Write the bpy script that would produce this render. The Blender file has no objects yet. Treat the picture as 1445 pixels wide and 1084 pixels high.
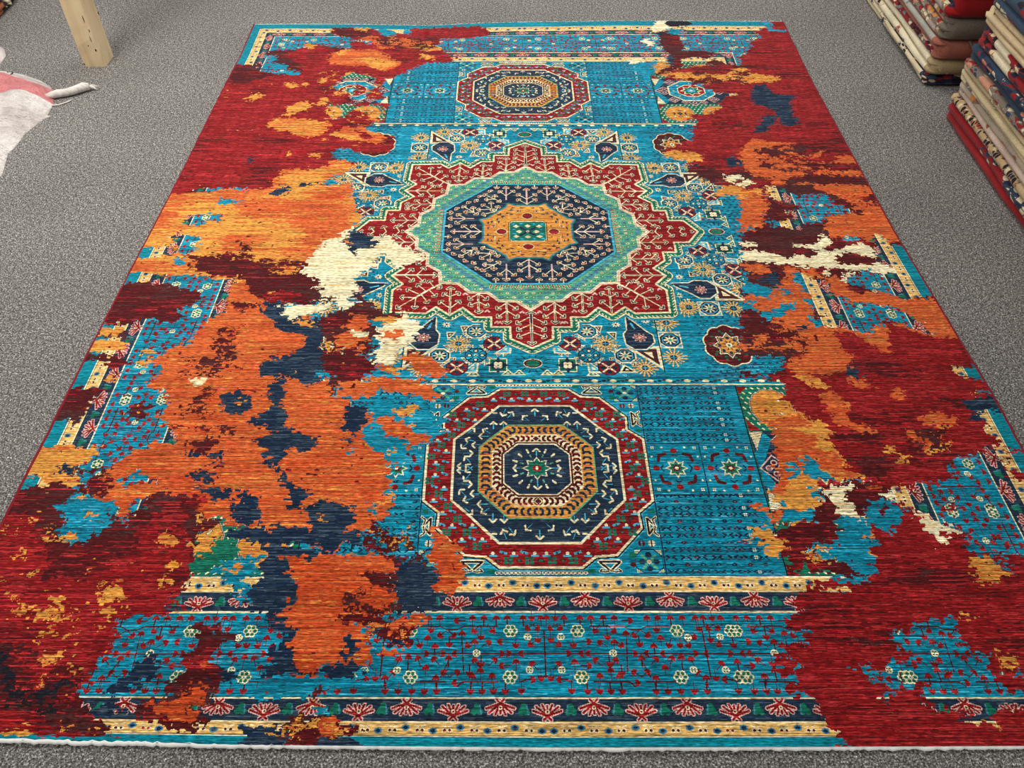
import bpy, bmesh, math, random
import numpy as np
from mathutils import Vector

# ------------------------------------------------------------------ camera, world, lamps, exposure
scn=bpy.context.scene
PITCH=math.radians(47.50378)
CAM_H=1.751
cd=bpy.data.cameras.new('camera'); cam=bpy.data.objects.new('camera',cd); scn.collection.objects.link(cam)
cd.sensor_width=36; cd.lens=1170/1445*36; cd.clip_start=.05
cam.location=(0,0,CAM_H); cam.rotation_euler=(math.pi/2-PITCH,0,0)
scn.camera=cam
scn.view_settings.view_transform='Standard'; scn.view_settings.look='None'
scn.view_settings.gamma=1; scn.view_settings.use_curve_mapping=False
scn.view_settings.exposure=0.0
w=bpy.data.worlds.new('shop_air'); scn.world=w; w.use_nodes=True
w.node_tree.nodes['Background'].inputs[0].default_value=(1.0,.985,.96,1)
w.node_tree.nodes['Background'].inputs[1].default_value=.50
def lamp(name,loc,sx,sy,power,col=(1,.97,.93),rot=(0,0,0)):
    l=bpy.data.lights.new(name,'AREA'); l.shape='RECTANGLE'; l.size=sx; l.size_y=sy; l.energy=power; l.color=col
    o=bpy.data.objects.new(name,l); o.location=loc; o.rotation_euler=rot; scn.collection.objects.link(o); return o
lamp('ceiling_light',(-2.0,2.6,2.75),.6,1.2,66)
lamp('ceiling_light',(1.0,3.8,2.75),.6,1.2,28)
lamp('ceiling_light',(-.3,5.6,2.75),1.2,.6,42)

# ------------------------------------------------------------------ helpers
def lin(c):
    return tuple((v/255/12.92 if v/255<=.04045 else ((v/255+.055)/1.055)**2.4) for v in c)
def obj(name,me,mat=None,parent=None):
    o=bpy.data.objects.new(name,me); scn.collection.objects.link(o)
    if mat is not None:
        for m in (mat if isinstance(mat,(list,tuple)) else [mat]): me.materials.append(m)
    if parent: o.parent=parent
    return o
def empty(name,loc=(0,0,0)):
    o=bpy.data.objects.new(name,None); o.location=loc; o.empty_display_size=.1; scn.collection.objects.link(o); return o
def tag(o,label,cat,group=None):
    o['label']=label; o['category']=cat
    if group: o['group']=group
    return o
class NT:
    def __init__(s,name,rough=.9,spec=.2):
        s.m=bpy.data.materials.new(name); s.m.use_nodes=True; s.t=s.m.node_tree; s.n=s.t.nodes
        s.b=s.n['Principled BSDF']; s.b.inputs['Roughness'].default_value=rough; s.b.inputs['Specular IOR Level'].default_value=spec
    def new(s,t,**k):
        n=s.n.new(t)
        for a,b in k.items():
            if a.startswith('_'): setattr(n,a[1:],b)
            else: n.inputs[a].default_value=b
        return n
    def l(s,a,b): s.t.links.new(a,b)
    def coord(s,scale=(1,1,1)):
        tc=s.new('ShaderNodeTexCoord'); mp=s.new('ShaderNodeMapping'); mp.inputs['Scale'].default_value=scale
        s.l(tc.outputs['Object'],mp.inputs['Vector']); return mp.outputs[0]
    def noise(s,vec,scale,detail=2,rough=.5,**k):
        n=s.new('ShaderNodeTexNoise',Scale=scale,Detail=detail,Roughness=rough); s.l(vec,n.inputs['Vector']); return n.outputs['Fac']
    def ramp(s,fac,stops,interp='LINEAR'):
        r=s.new('ShaderNodeValToRGB'); r.color_ramp.interpolation=interp
        e=r.color_ramp.elements
        while len(e)<len(stops): e.new(.5)
        for q,(p,c) in zip(e,stops): q.position=p; q.color=(*c,1) if len(c)==3 else c
        s.l(fac,r.inputs[0]); return r.outputs[0]
    def mix(s,a,b,fac,mode='MIX'):
        m=s.new('ShaderNodeMix',_data_type='RGBA',_blend_type=mode)
        for v,i in ((fac,0),(a,6),(b,7)):
            if hasattr(v,'type') or hasattr(v,'links'): s.l(v,m.inputs[i])
            else: m.inputs[i].default_value=v if i==0 else ((*v,1) if len(v)==3 else v)
        return m.outputs[2]
    def bump(s,h,strength=.3,dist=.01):
        b=s.new('ShaderNodeBump',Strength=strength,Distance=dist); s.l(h,b.inputs['Height']); s.l(b.outputs[0],s.b.inputs['Normal'])
    def col(s,c):
        if hasattr(c,'links'): s.l(c,s.b.inputs['Base Color'])
        else: s.b.inputs['Base Color'].default_value=(*c,1)
def g3(v): return (v,v,v)

# ------------------------------------------------------------------ floor
t=NT('grey_loop_carpet',.95,.1)
c=t.coord()
n1=t.noise(c,210,3,.75); n2=t.noise(c,480,2,.7); n3=t.noise(c,2.2,3,.5)
a=t.ramp(n1,[(.32,lin((38,35,34))),(.45,lin((94,90,87))),(.55,lin((138,134,129))),(.66,lin((222,218,212)))])
a=t.mix(a,t.ramp(n2,[(.34,g3(.30)),(.66,g3(1.75))]),.8,'MULTIPLY')
a=t.mix(a,t.ramp(t.noise(c,75,2,.8),[(.36,g3(.66)),(.64,g3(1.40))]),1.0,'MULTIPLY')
a=t.mix(a,t.ramp(n3,[(.3,g3(.84)),(.7,g3(1.0))]),1.0,'MULTIPLY')
t.col(a); t.bump(n1,.5,.004); FLOOR=t.m
me=bpy.data.meshes.new('floor'); me.from_pydata([(-7,-3,0),(7,-3,0),(7,9,0),(-7,9,0)],[],[(0,1,2,3)])
fl=obj('floor',me,FLOOR); fl['kind']='structure'

# dyed fields of the design, traced in rug coordinates (mm from the centre): dye then outline; P lets the pattern show
BLOT='''M -1370,1262 -1178,1233 -1058,1172 -1083,1297 -958,1377 -769,1297 -739,1068 -1035,1049 -1370,1029
R -1370,1039 -1161,1068 -1047,1132 -914,1104 -751,102 -926,289 -1024,251 -1201,251 -1226,189 -1370,102 -1370,213
M -1171,1387 -1038,1398 -963,1377 -922,1122 -1097,1104 -1199,1104 -1216,1182 -1189,1297
R -913,1470 -770,1491 -811,1533 -913,1607 -909,1640 -824,1632 -748,1624 -693,1632 -593,1566 -534,1640 -205,1647 -147,1607 -156,1544 -276,1523 -368,1523 -401,1439 -361,1377 -303,1297 -319,1262 -425,1262 -500,1203 -554,1122 -612,1104 -575,989 -570,853 -568,752 -625,690 -668,660 -593,616 -522,602 -513,552 -542,496 -647,489 -680,516 -734,516 -740,461 -653,421 -661,367 -742,328 -745,251 -933,201 -1000,189 -1191,1068 -1103,1132 -971,1162 -1014,1262 -1087,1317 -1038,1398 -972,1439
M -900,1640 -788,1640 -729,1624 -702,1544 -830,1533 -901,1588
T -697,1624 -627,1632 -585,1577 -648,1555
T -571,1632 -533,1624 -538,1577 -567,1588
P -976,1470 -900,1512 -786,1470 -797,1408 -870,1418
P -772,1512 -698,1501 -720,1449
T -1180,1337 -1116,1327 -1119,1262 -1054,1243 -1045,1192 -980,1162 -992,1132 -1126,1162 -1168,1203
P -1189,1297 -1140,1317 -1112,1223 -1044,1182 -1082,1158 -1163,1178
G -1005,1418 -1004,1470 -960,1449 -966,1398
O -877,1278 -871,1357 -825,1347 -815,1408 -758,1387 -687,1398 -629,1347 -588,1297 -549,1262 -578,1203 -619,1172 -668,1223 -739,1233 -791,1233 -864,1254
G -783,1297 -697,1317 -606,1297 -567,1262 -620,1182 -657,1203 -707,1262
O -774,1533 -703,1555 -644,1512 -572,1533 -507,1523 -422,1491 -455,1428 -499,1408 -581,1418 -633,1398 -681,1428 -696,1480
G -662,1512 -608,1523 -622,1470 -647,1449
G -494,1470 -401,1449 -380,1398 -451,1373 -499,1418
G -463,1347 -413,1337 -410,1288 -455,1297
G -853,1357 -815,1408 -794,1387 -832,1327
G -797,1640 -731,1640 -746,1607 -783,1607
G -630,1566 -590,1533 -617,1523
G -1027,1049 -999,1077 -965,1029 -1004,1009
G -960,1049 -950,1086 -929,1039 -939,1019
G -1163,933 -1120,961 -1098,933 -1124,899 -1145,884
G -991,802 -982,845 -919,899 -889,868 -896,810 -940,785 -968,760
G -873,868 -848,915 -814,907 -830,853
O -1033,690 -1022,752 -943,752 -859,728 -803,721 -774,690 -794,616 -838,602 -886,609 -954,645 -1004,660
G -772,623 -718,682 -656,682 -595,638 -554,616 -556,559 -610,559 -658,580 -722,595
R -668,660 -591,602 -627,580 -663,616
G -917,489 -909,503 -897,461 -920,461
G -827,489 -787,475 -792,454 -815,461
G -803,573 -792,602 -781,580
P -821,1019 -791,1104 -766,1172 -712,1152 -646,1104 -629,1029 -665,970 -666,907 -713,892 -784,989
R -716,1049 -687,1019 -689,961 -711,933 -725,989
P -629,1029 -569,1104 -548,884 -629,868 -663,884 -696,884 -755,836 -773,853 -744,876 -666,907 -585,915
P -819,836 -808,868 -764,845 -587,861 -572,752 -624,752 -688,819 -744,752 -797,736
G -817,819 -794,827 -779,777 -801,760
R -734,802 -688,819 -648,752 -710,736
P -743,475 -727,523 -680,516 -646,482 -541,489 -512,545 -515,616 -459,690 -404,690 -385,421 -534,421 -608,421 -655,434
g -867,1049 -802,1122 -752,1068 -750,915 -789,853 -848,915
g -680,1029 -614,1049 -585,915 -632,899 -679,952
g -746,769 -575,819 -576,752 -609,690 -672,690
g -917,1142 -845,1243 -814,1142 -831,1029 -876,1049
G -1370,102 -1370,189 -1216,201 -1149,213 -1095,251 -1020,232 -891,276 -776,251 -639,289 -596,-24 -1370,-24
G -933,302 -892,354 -802,380 -753,394 -744,434 -685,441 -649,394 -673,354 -721,328 -747,263 -702,251 -650,189 -597,102 -980,102 -1014,251 -952,226
R -1020,276 -980,289 -940,302 -925,263 -942,244 -1016,257
G -931,367 -853,380 -822,367 -792,321 -886,321
N -924,226 -915,251 -888,257 -879,282 -857,244 -871,207 -913,204
N -843,282 -801,289 -790,270 -831,257
N -778,282 -751,289 -755,270
N -1060,454 -1039,461 -1026,434 -1051,414
O -1003,201 -863,201 -784,152 -649,177 -597,102 -980,102
G -1370,141 -1370,202 -1160,227 -1051,214 -877,202 -768,202 -631,178 -574,64 -611,-12 -656,-67 -678,-174 -717,-243 -749,-272 -787,-252 -807,-290 -881,-290 -937,-262 -984,-272 -1016,-243 -1099,-233 -1159,-243 -1196,-223 -1370,-213 -1370,-223 -1370,-272 -1370,-290 -1370,-327 -1370,-203 -1370,-89
O -1062,202 -872,178 -621,153 -574,64 -611,-12 -729,-23 -801,10 -845,42 -947,64 -1031,130
O -1015,10 -937,21 -857,-45 -911,-100 -978,-89 -1021,-45
R -1370,153 -1370,190 -1370,202 -1370,147
T -1107,171 -1096,196 -1076,171 -1026,180 -1024,159 -1058,153 -1097,147
P -1197,53 -1183,86 -1118,97 -1070,97 -1066,53 -1106,53 -1139,26 -1175,37
P -1207,-34 -1187,-12 -1151,-23 -1097,-28 -1107,-67 -1089,-111 -1129,-127 -1164,-117 -1181,-78
P -1370,-89 -1370,-56 -1197,-67 -1169,-122 -1219,-148 -1370,-133
G -1370,-67 -1214,-56 -1198,-89 -1370,-100
T -1163,-163 -1145,-138 -1138,-163 -1119,-174 -1132,-186
P -1370,42 -1370,86 -1370,80 -1370,-56 -1370,-89
P -1370,-168 -1370,-165 -1370,-262 -1370,-318 -1370,-322
M -969,-100 -961,-51 -940,-84 -915,-95 -921,-113 -952,-117
M -1098,-203 -1093,-143 -1053,-148 -1010,-143 -962,-158 -924,-153 -867,-184 -803,-168 -769,-163 -716,-174 -688,-194 -679,-243 -628,-252 -591,-290 -616,-327 -641,-363 -697,-354 -767,-354 -796,-345 -836,-354 -858,-336 -881,-290 -923,-243 -940,-223 -985,-243 -1031,-233 -1074,-213
M -915,-184 -879,-174 -841,-174 -790,-174 -745,-213 -727,-243 -663,-252 -647,-272 -684,-309 -657,-327 -669,-363 -672,-381 -721,-372 -777,-363 -815,-354 -876,-354
R -848,-318 -764,-309 -678,-345 -679,-372 -751,-372 -815,-354
G -849,-194 -801,-184 -761,-194 -743,-223 -791,-233 -830,-228
G -824,-313 -794,-309 -797,-327
P -1370,-252 -1221,-223 -1189,-223 -1174,-252 -1099,-233 -1009,-272 -941,-243 -940,-300 -942,-363 -937,-407 -970,-442 -979,-451 -1006,-501 -1024,-559 -1069,-543 -1083,-591 -1109,-615 -1052,-639 -1058,-692 -1067,-753 -1168,-753 -1184,-722 -1194,-662 -1176,-615 -1175,-583 -1179,-485 -1172,-451 -1099,-442 -1027,-468 -1032,-407 -1080,-407 -1022,-381 -1036,-327 -1058,-313 -1150,-272 -1218,-272
O -941,-272 -906,-262 -864,-336 -824,-354 -792,-363 -765,-363 -662,-416 -604,-765 -690,-753 -1062,-753 -1068,-714 -1055,-685 -1052,-639 -1101,-623 -1080,-599 -1053,-559 -1004,-551 -979,-451 -934,-398 -945,-327
M -1370,-327 -1370,-281 -1218,-272 -1149,-276 -1058,-313 -1030,-327 -1024,-372 -1082,-398 -1043,-433 -1073,-451 -1099,-459 -1153,-438 -1187,-442 -1216,-459 -1370,-468 -1370,-485 -1370,-416
M -1370,-510 -1218,-489 -1190,-501 -1194,-526 -1370,-526 -1370,-534 -1370,-501
M -1370,-567 -1370,-575 -1181,-599 -1153,-615 -1168,-639 -1210,-646 -1370,-639 -1370,-607
G -1370,-489 -1370,-472 -1216,-476 -1222,-510 -1370,-514
P -1370,-543 -1370,-530 -1219,-518 -1185,-534 -1175,-583 -1206,-591 -1370,-575 -1370,-583
G -1370,-551 -1216,-526 -1185,-551 -1200,-575 -1370,-575
P -1370,-654 -1370,-611 -1220,-615 -1199,-646 -1177,-646 -1151,-692 -1184,-722 -1370,-722
G -1208,-685 -1167,-677 -1155,-696 -1192,-699
G -1132,-631 -1119,-599 -1095,-607 -1113,-639
G -1132,-575 -1119,-563 -1093,-575 -1103,-599
M -1370,-753 -1370,-722 -1183,-726 -1163,-753
m -1010,-662 -991,-639 -1007,-599 -967,-603 -923,-599 -899,-607 -930,-575 -939,-518 -928,-468 -901,-485 -870,-468 -856,-501 -875,-518 -854,-583 -856,-623 -884,-646 -887,-681 -897,-685 -957,-685
m -942,-363 -909,-354 -874,-372 -852,-363 -830,-381 -842,-407 -876,-416 -928,-398
O -922,-372 -886,-398 -908,-407
C -969,-692 -947,-681 -902,-685 -900,-707 -922,-714 -949,-714
N -823,-372 -805,-359 -761,-368 -728,-381 -702,-425 -717,-442 -748,-451 -776,-442 -811,-416
N -786,-639 -752,-615 -753,-583 -716,-599 -615,-631 -596,-753 -724,-753 -770,-692 -759,-662
C -716,-122 -681,-56 -640,-23 -616,42 -596,0 -618,-34 -561,-67 -525,-34 -473,-23 -456,-67 -401,-89 -358,-143 -375,-174 -431,-194 -471,-174 -505,-153 -475,-194 -454,-213 -506,-203 -541,-223 -550,-252 -534,-281 -553,-327 -561,-398 -586,-390 -611,-345 -649,-336 -663,-290 -678,-309 -661,-262 -735,-233 -726,-174
P -560,-252 -541,-223 -506,-198 -484,-111 -456,-194 -419,-184 -405,-194 -429,-213 -451,-243 -410,-281 -444,-309 -446,-407 -457,-416 -483,-398 -511,-363 -551,-336 -531,-309 -548,-272
N -622,-34 -600,26 -568,-12 -524,-45 -508,-67 -532,-89 -570,-100 -566,-133 -595,-111 -612,-78
O -616,-51 -589,-56 -593,-73 -610,-67
M -553,-327 -513,-354 -457,-416 -466,-442 -536,-363
N -829,-363 -783,-363 -756,-381 -738,-442 -692,-433 -655,-442 -609,-433 -601,-451 -627,-468 -609,-510 -654,-518 -691,-505 -728,-493 -772,-476 -785,-442 -765,-425 -810,-407
C -772,-376 -721,-376 -673,-372 -620,-368 -627,-398 -660,-416 -695,-416 -731,-446 -749,-416
G -732,-442 -689,-451 -660,-451 -650,-472 -698,-468
N -667,-510 -628,-501 -598,-654 -636,-692 -689,-699 -746,-714 -756,-692 -782,-646 -781,-623 -709,-591 -674,-567
N -753,-707 -692,-685 -663,-722 -685,-753 -733,-753
G -675,-658 -668,-650 -663,-670
M -638,-442 -613,-407 -579,-398 -547,-372 -511,-363 -458,-407 -397,-416 -384,-433 -453,-451 -490,-442 -501,-451 -450,-485 -457,-518 -492,-518 -467,-534 -470,-607 -510,-559 -556,-559 -586,-583 -588,-534 -625,-518
M -616,-575 -575,-583 -520,-567 -482,-599 -445,-631 -465,-654 -482,-692 -547,-699 -599,-646
G -491,-433 -444,-429 -402,-433 -417,-455 -465,-455
O -560,-468 -541,-416 -503,-433 -487,-468 -506,-501 -490,-534 -524,-543 -574,-510 -586,-510 -548,-493
C -547,-501 -520,-485 -494,-501 -515,-518
O -582,-534 -570,-501 -549,-526 -525,-534 -487,-559 -495,-591 -521,-559 -553,-575
O -466,-646 -423,-627 -376,-646 -384,-685 -427,-692 -460,-692 -493,-692 -547,-699 -545,-753 -432,-753 -415,-707 -408,-662
C -462,-476 -417,-459 -387,-398 -359,-451 -335,-451 -321,-476 -355,-501 -346,-534 -383,-575 -401,-623 -457,-627 -469,-615 -444,-534 -457,-526
O -438,-485 -390,-493 -399,-526 -440,-518
O -380,-603 -337,-575 -324,-599 -284,-607 -242,-662 -263,-677 -307,-677 -336,-662 -338,-639
O -363,-677 -330,-673 -306,-699 -283,-722 -259,-753 -358,-730 -372,-692
M -599,-646 -567,-677 -572,-753 -550,-753 -548,-692
O -652,-753 -631,-722 -583,-677 -550,-753
P -436,-662 -365,-654 -329,-685 -361,-699 -356,-753 -435,-722
G -422,-639 -377,-639 -381,-662 -403,-666
O -1082,-987 -1052,-946 -1013,-928 -983,-874 -973,-853 -996,-847 -1020,-802 -1009,-733 -1077,-703 -1059,-674 -705,-674 -553,-747 -438,-815 -326,-902 -371,-964 -371,-1057 -356,-1113 -484,-1213 -607,-1174 -680,-1149 -728,-1144 -780,-1124 -830,-1113 -841,-1068 -917,-1057 -969,-1057 -1025,-1036 -1064,-1036 -1099,-1020
M -1370,-674 -1370,-795 -1370,-831 -1192,-834 -1193,-789 -1205,-754 -1172,-726 -1186,-719 -1370,-719
M -1106,-795 -1094,-768 -1047,-782 -1037,-815 -1063,-831 -1095,-815
P -1215,-815 -1201,-782 -1213,-761 -1178,-740 -1175,-719 -1157,-674 -1069,-674 -1078,-719 -1007,-740 -1010,-782 -1005,-834 -993,-840 -986,-881 -1005,-922 -1039,-940 -1073,-958 -1082,-987 -1101,-1014 -1102,-1036 -1150,-1036 -1168,-993 -1132,-946 -1159,-928 -1370,-928 -1370,-874 -1370,-831 -1215,-840
M -1114,-789 -1084,-768 -1047,-782 -1043,-828 -1092,-821
G -1370,-964 -1370,-934 -1370,-946 -1219,-916 -1186,-922 -1134,-928 -1122,-946 -1145,-964 -1168,-993 -1141,-1036 -1189,-1036 -1225,-1020 -1370,-993
N -1214,-987 -1180,-975 -1164,-1004 -1205,-998
O -1102,-1036 -1048,-1025 -1025,-1036 -994,-1041 -941,-1057 -981,-1079 -993,-1102 -1001,-1134 -1020,-1107 -1092,-1063 -1125,-1052
P -1048,-1025 -1017,-1004 -1013,-987 -989,-1014 -947,-1023 -959,-1031 -988,-1031 -1025,-1036
M -1370,-987 -1370,-1020 -1370,-1134 -1193,-1144 -1134,-1139 -1123,-1107 -1142,-1057 -1119,-1041 -1194,-1025 -1206,-1041 -1370,-1025
R -1370,-1157 -1370,-1113 -1204,-1118 -1166,-1164 -1111,-1305 -1370,-1305
M -1370,-1036 -1139,-1041 -1090,-1068 -1023,-1113 -1000,-1139 -973,-1107 -950,-1057 -918,-1052 -865,-1068 -806,-1113 -770,-1144 -803,-1159 -818,-1188 -808,-1222 -815,-1267 -910,-1305 -1115,-1305 -1170,-1164 -1220,-1113
R -954,-1164 -933,-1113 -886,-1079 -844,-1057 -819,-1079 -849,-1113 -849,-1144 -818,-1188 -820,-1213 -792,-1250 -796,-1305 -1033,-1305 -1038,-1261 -956,-1241 -938,-1213
T -1177,-1107 -1164,-1088 -1143,-1079 -1157,-1063 -1139,-1052 -1119,-1068 -1094,-1057 -1067,-1079 -1037,-1085 -1033,-1124 -1019,-1136 -1037,-1164 -1063,-1169 -1085,-1184 -1096,-1201 -1128,-1179 -1145,-1159 -1132,-1144 -1154,-1113
G -1135,-1068 -1127,-1060 -1112,-1068 -1124,-1079
G -1091,-1118 -1069,-1115 -1070,-1126 -1086,-1126
G -1132,-1179 -1113,-1169 -1092,-1176 -1104,-1193 -1119,-1188
G -1163,-1181 -1151,-1171 -1139,-1179 -1151,-1188
G -1370,-1134 -1370,-1136 -1228,-1159 -1370,-1159
G -1230,-1134 -1226,-1126 -1213,-1139 -1220,-1144
G -1220,-1217 -1213,-1203 -1200,-1213 -1200,-1222 -1189,-1234 -1197,-1241
G -1173,-1267 -1146,-1255 -1151,-1267 -1162,-1276
G -1370,-1273 -1201,-1289 -1212,-1294 -1370,-1289
G -896,-1179 -880,-1164 -858,-1169 -855,-1188 -878,-1201
G -860,-1245 -846,-1231 -832,-1236 -845,-1252
G -865,-1279 -830,-1276 -848,-1294 -855,-1299
G -822,-1124 -805,-1118 -808,-1139
G -1171,-1152 -1154,-1149 -1157,-1164
m -979,-850 -942,-853 -903,-847 -803,-850 -797,-922 -830,-934 -876,-946 -912,-928 -940,-902 -930,-881
m -959,-815 -938,-795 -937,-761 -905,-719 -876,-726 -892,-768 -871,-828 -906,-834
P -996,-847 -977,-857 -955,-881 -938,-909 -956,-916 -982,-895
O -957,-874 -931,-878 -928,-909 -945,-902
N -865,-747 -846,-740 -811,-726 -785,-747 -761,-782 -773,-802 -800,-821 -829,-808 -853,-775
G -820,-768 -798,-758 -792,-775 -809,-782
C -970,-689 -902,-685 -907,-711 -945,-711
N -841,-946 -809,-934 -798,-958 -813,-978
N -907,-946 -874,-937 -847,-943 -884,-955
N -876,-998 -858,-993 -816,-1004 -814,-1028 -849,-1023
N -848,-1044 -801,-1041 -756,-1047 -752,-1079 -792,-1074 -825,-1057
N -732,-1063 -726,-1049 -701,-1055 -700,-1079 -675,-1107 -672,-1144 -714,-1144 -733,-1124 -756,-1085 -732,-1085
N -760,-1164 -725,-1154 -612,-1149 -539,-1154 -510,-1159 -506,-1188 -604,-1193 -672,-1184 -718,-1184 -752,-1179
P -814,-1203 -807,-1179 -780,-1159 -752,-1179 -717,-1188 -699,-1208 -676,-1188 -633,-1193 -630,-1231 -632,-1267 -677,-1267 -787,-1270 -820,-1245 -800,-1236
G -806,-1198 -792,-1164 -775,-1179 -777,-1203 -791,-1220 -808,-1215
E -777,-1203 -761,-1179 -716,-1193 -701,-1217 -726,-1227 -754,-1241 -762,-1261 -792,-1267 -815,-1245
G -682,-1213 -669,-1198 -636,-1203 -635,-1227 -656,-1236 -676,-1229
N -651,-1198 -602,-1203 -531,-1203 -506,-1359 -614,-1359 -629,-1261
T -745,-1241 -691,-1222 -673,-1241 -641,-1267 -647,-1305 -717,-1305 -751,-1273
G -721,-1245 -683,-1236 -682,-1261 -708,-1264
N -744,-696 -705,-674 -690,-696 -690,-754 -683,-789 -660,-828 -665,-853 -605,-874 -582,-888 -577,-922 -614,-940 -638,-922 -656,-958 -669,-987 -692,-975 -707,-928 -734,-922 -725,-895 -698,-874 -722,-853 -755,-847 -755,-821 -724,-795 -706,-782 -732,-733
N -664,-987 -646,-981 -638,-1020 -605,-1036 -560,-1047 -557,-1063 -583,-1079 -592,-1107 -618,-1096 -614,-1068 -632,-1047 -656,-1025
N -531,-850 -507,-834 -520,-815 -509,-782 -465,-789 -448,-840 -473,-853 -479,-888 -491,-916 -502,-909 -491,-874
N -718,-1052 -703,-1057 -679,-1102 -671,-1139 -700,-1134
N -570,-1096 -543,-1091 -502,-1074 -481,-1091 -450,-1107 -450,-1139 -471,-1159 -423,-1174 -414,-1203 -429,-1198 -449,-1184 -483,-1203 -498,-1227 -512,-1222 -514,-1179 -542,-1154 -560,-1129
G -530,-1113 -516,-1110 -512,-1134 -524,-1131
N -695,-1154 -627,-1149 -605,-1164 -598,-1198 -588,-1250 -560,-1289 -543,-1359 -617,-1359 -631,-1261 -637,-1213 -690,-1179
N -347,-1236 -302,-1227 -270,-1236 -241,-1267 -235,-1305 -236,-1359 -323,-1359 -335,-1267
M -416,-1261 -384,-1267 -339,-1273 -337,-1299 -373,-1294 -401,-1284
T -460,-789 -430,-768 -398,-768 -320,-802 -256,-808 -239,-840 -257,-895 -291,-922 -311,-934 -290,-934 -290,-1079 -302,-1227 -322,-1208 -368,-1203 -375,-1188 -335,-1164 -348,-1079 -330,-1057 -356,-1036 -366,-987 -379,-964 -401,-940 -435,-916 -460,-874 -433,-834
O -433,-834 -393,-821 -349,-840 -320,-874 -278,-888 -292,-909 -333,-909 -397,-881 -410,-853
G -395,-795 -327,-782 -325,-808 -361,-821
O -333,-909 -307,-909 -316,-934 -332,-928
G -365,-1052 -350,-1052 -353,-1074
G -333,-840 -312,-840 -316,-860 -326,-860
G -392,-934 -372,-931 -376,-946
P -361,-987 -292,-916 -280,-1079 -257,-1149 -273,-1193 -317,-1213 -326,-1164 -309,-1079 -356,-1036
O -275,-1154 -243,-1149 -241,-1174 -199,-1188 -184,-1213 -198,-1227 -234,-1231 -262,-1213 -260,-1179
T -414,-1085 -400,-1082 -393,-1107 -412,-1107
T -376,-1129 -362,-1129 -365,-1149 -370,-1144
T -435,-1217 -389,-1222 -344,-1222 -352,-1231 -383,-1236 -404,-1250 -422,-1250
T -488,-940 -467,-940 -471,-952
O -451,-674 -351,-689 -271,-740 -269,-768 -335,-754 -391,-733 -446,-719 -449,-696
T -345,-754 -319,-747 -251,-815 -299,-802 -338,-775
P -312,-775 -269,-775 -243,-747 -241,-674 -195,-719 -255,-828
P -243,-1231 -184,-1222 -133,-1273 -223,-1273
O -236,-1273 -178,-1267 -173,-1289 -186,-1305 -212,-1322 -235,-1305
O -238,-1159 -227,-1179 -245,-1188
R -1370,-1221 -800,-1221 -809,-1272 -788,-1302 -785,-1349 -832,-1349 -831,-1366 -932,-1371 -928,-1411 -909,-1429 -916,-1446 -948,-1463 -938,-1479 -949,-1516 -954,-1536 -949,-1552 -920,-1567 -925,-1586 -900,-1590 -877,-1616 -861,-1616 -851,-1646 -1370,-1639
M -1147,-1221 -998,-1221 -985,-1260 -1032,-1283 -1097,-1272 -1135,-1288 -1131,-1249
K -1370,-1424 -1135,-1437 -1117,-1479 -1083,-1504 -1094,-1536 -1046,-1536 -1007,-1512 -978,-1504 -958,-1536 -1009,-1560 -989,-1582 -1017,-1590 -1071,-1571 -1370,-1571
M -994,-1567 -941,-1552 -923,-1590 -888,-1602 -864,-1639 -934,-1632 -971,-1612 -1019,-1607
P -934,-1380 -900,-1366 -823,-1366 -770,-1371 -774,-1357 -721,-1362 -618,-1362 -590,-1371 -574,-1411 -598,-1441 -583,-1496 -651,-1484 -693,-1496 -675,-1536 -683,-1552 -774,-1552 -820,-1544 -892,-1544 -928,-1544 -952,-1544 -939,-1512 -932,-1484 -944,-1463 -913,-1454 -909,-1429
P -796,-1288 -636,-1272 -614,-1357 -709,-1357 -767,-1366 -790,-1344 -824,-1330 -813,-1307 -800,-1293
P -880,-1616 -605,-1621 -599,-1740 -847,-1646 -877,-1632
P -941,-1552 -826,-1552 -822,-1590 -848,-1607 -900,-1590 -926,-1582
P -705,-1590 -622,-1593 -601,-1621 -698,-1619
P -709,-1560 -676,-1548 -556,-1552 -536,-1560 -548,-1590 -688,-1593
T -643,-1235 -685,-1249 -657,-1321 -655,-1349 -665,-1344 -681,-1312 -716,-1293 -734,-1249 -725,-1230 -664,-1221
G -716,-1249 -683,-1235 -681,-1266 -708,-1266
N -901,-1516 -875,-1496 -831,-1454 -803,-1467 -816,-1492 -800,-1504 -844,-1520 -855,-1536 -892,-1544 -919,-1536
O -833,-1461 -821,-1461 -824,-1465
N -929,-1575 -899,-1560 -844,-1571 -847,-1586 -921,-1586
N -688,-1479 -641,-1488 -643,-1516 -681,-1512
M -774,-1467 -759,-1446 -737,-1450 -757,-1389 -732,-1385 -689,-1407 -671,-1429 -712,-1433 -701,-1463 -688,-1479 -681,-1512 -687,-1536 -679,-1552 -699,-1567 -704,-1593 -684,-1593 -711,-1632 -726,-1616 -762,-1612 -822,-1590 -833,-1567 -818,-1552 -774,-1552 -767,-1536 -793,-1516 -762,-1496
O -816,-1560 -794,-1552 -767,-1563 -733,-1544 -710,-1524 -696,-1532 -701,-1544 -729,-1560 -748,-1575 -712,-1590 -704,-1593 -717,-1602 -758,-1593 -793,-1582
O -734,-1463 -707,-1471 -709,-1479 -726,-1475
O -738,-1524 -717,-1512 -697,-1528 -723,-1536
N -637,-1221 -528,-1221 -502,-1385 -553,-1385 -574,-1411 -597,-1380 -616,-1349 -640,-1249
N -619,-1607 -584,-1607 -527,-1607 -521,-1740 -592,-1740 -599,-1632
G -573,-1626 -552,-1614 -530,-1626 -556,-1635
G -1370,-1272 -1206,-1288 -1370,-1293
G -994,-1321 -974,-1297 -943,-1312 -927,-1335 -960,-1339
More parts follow.
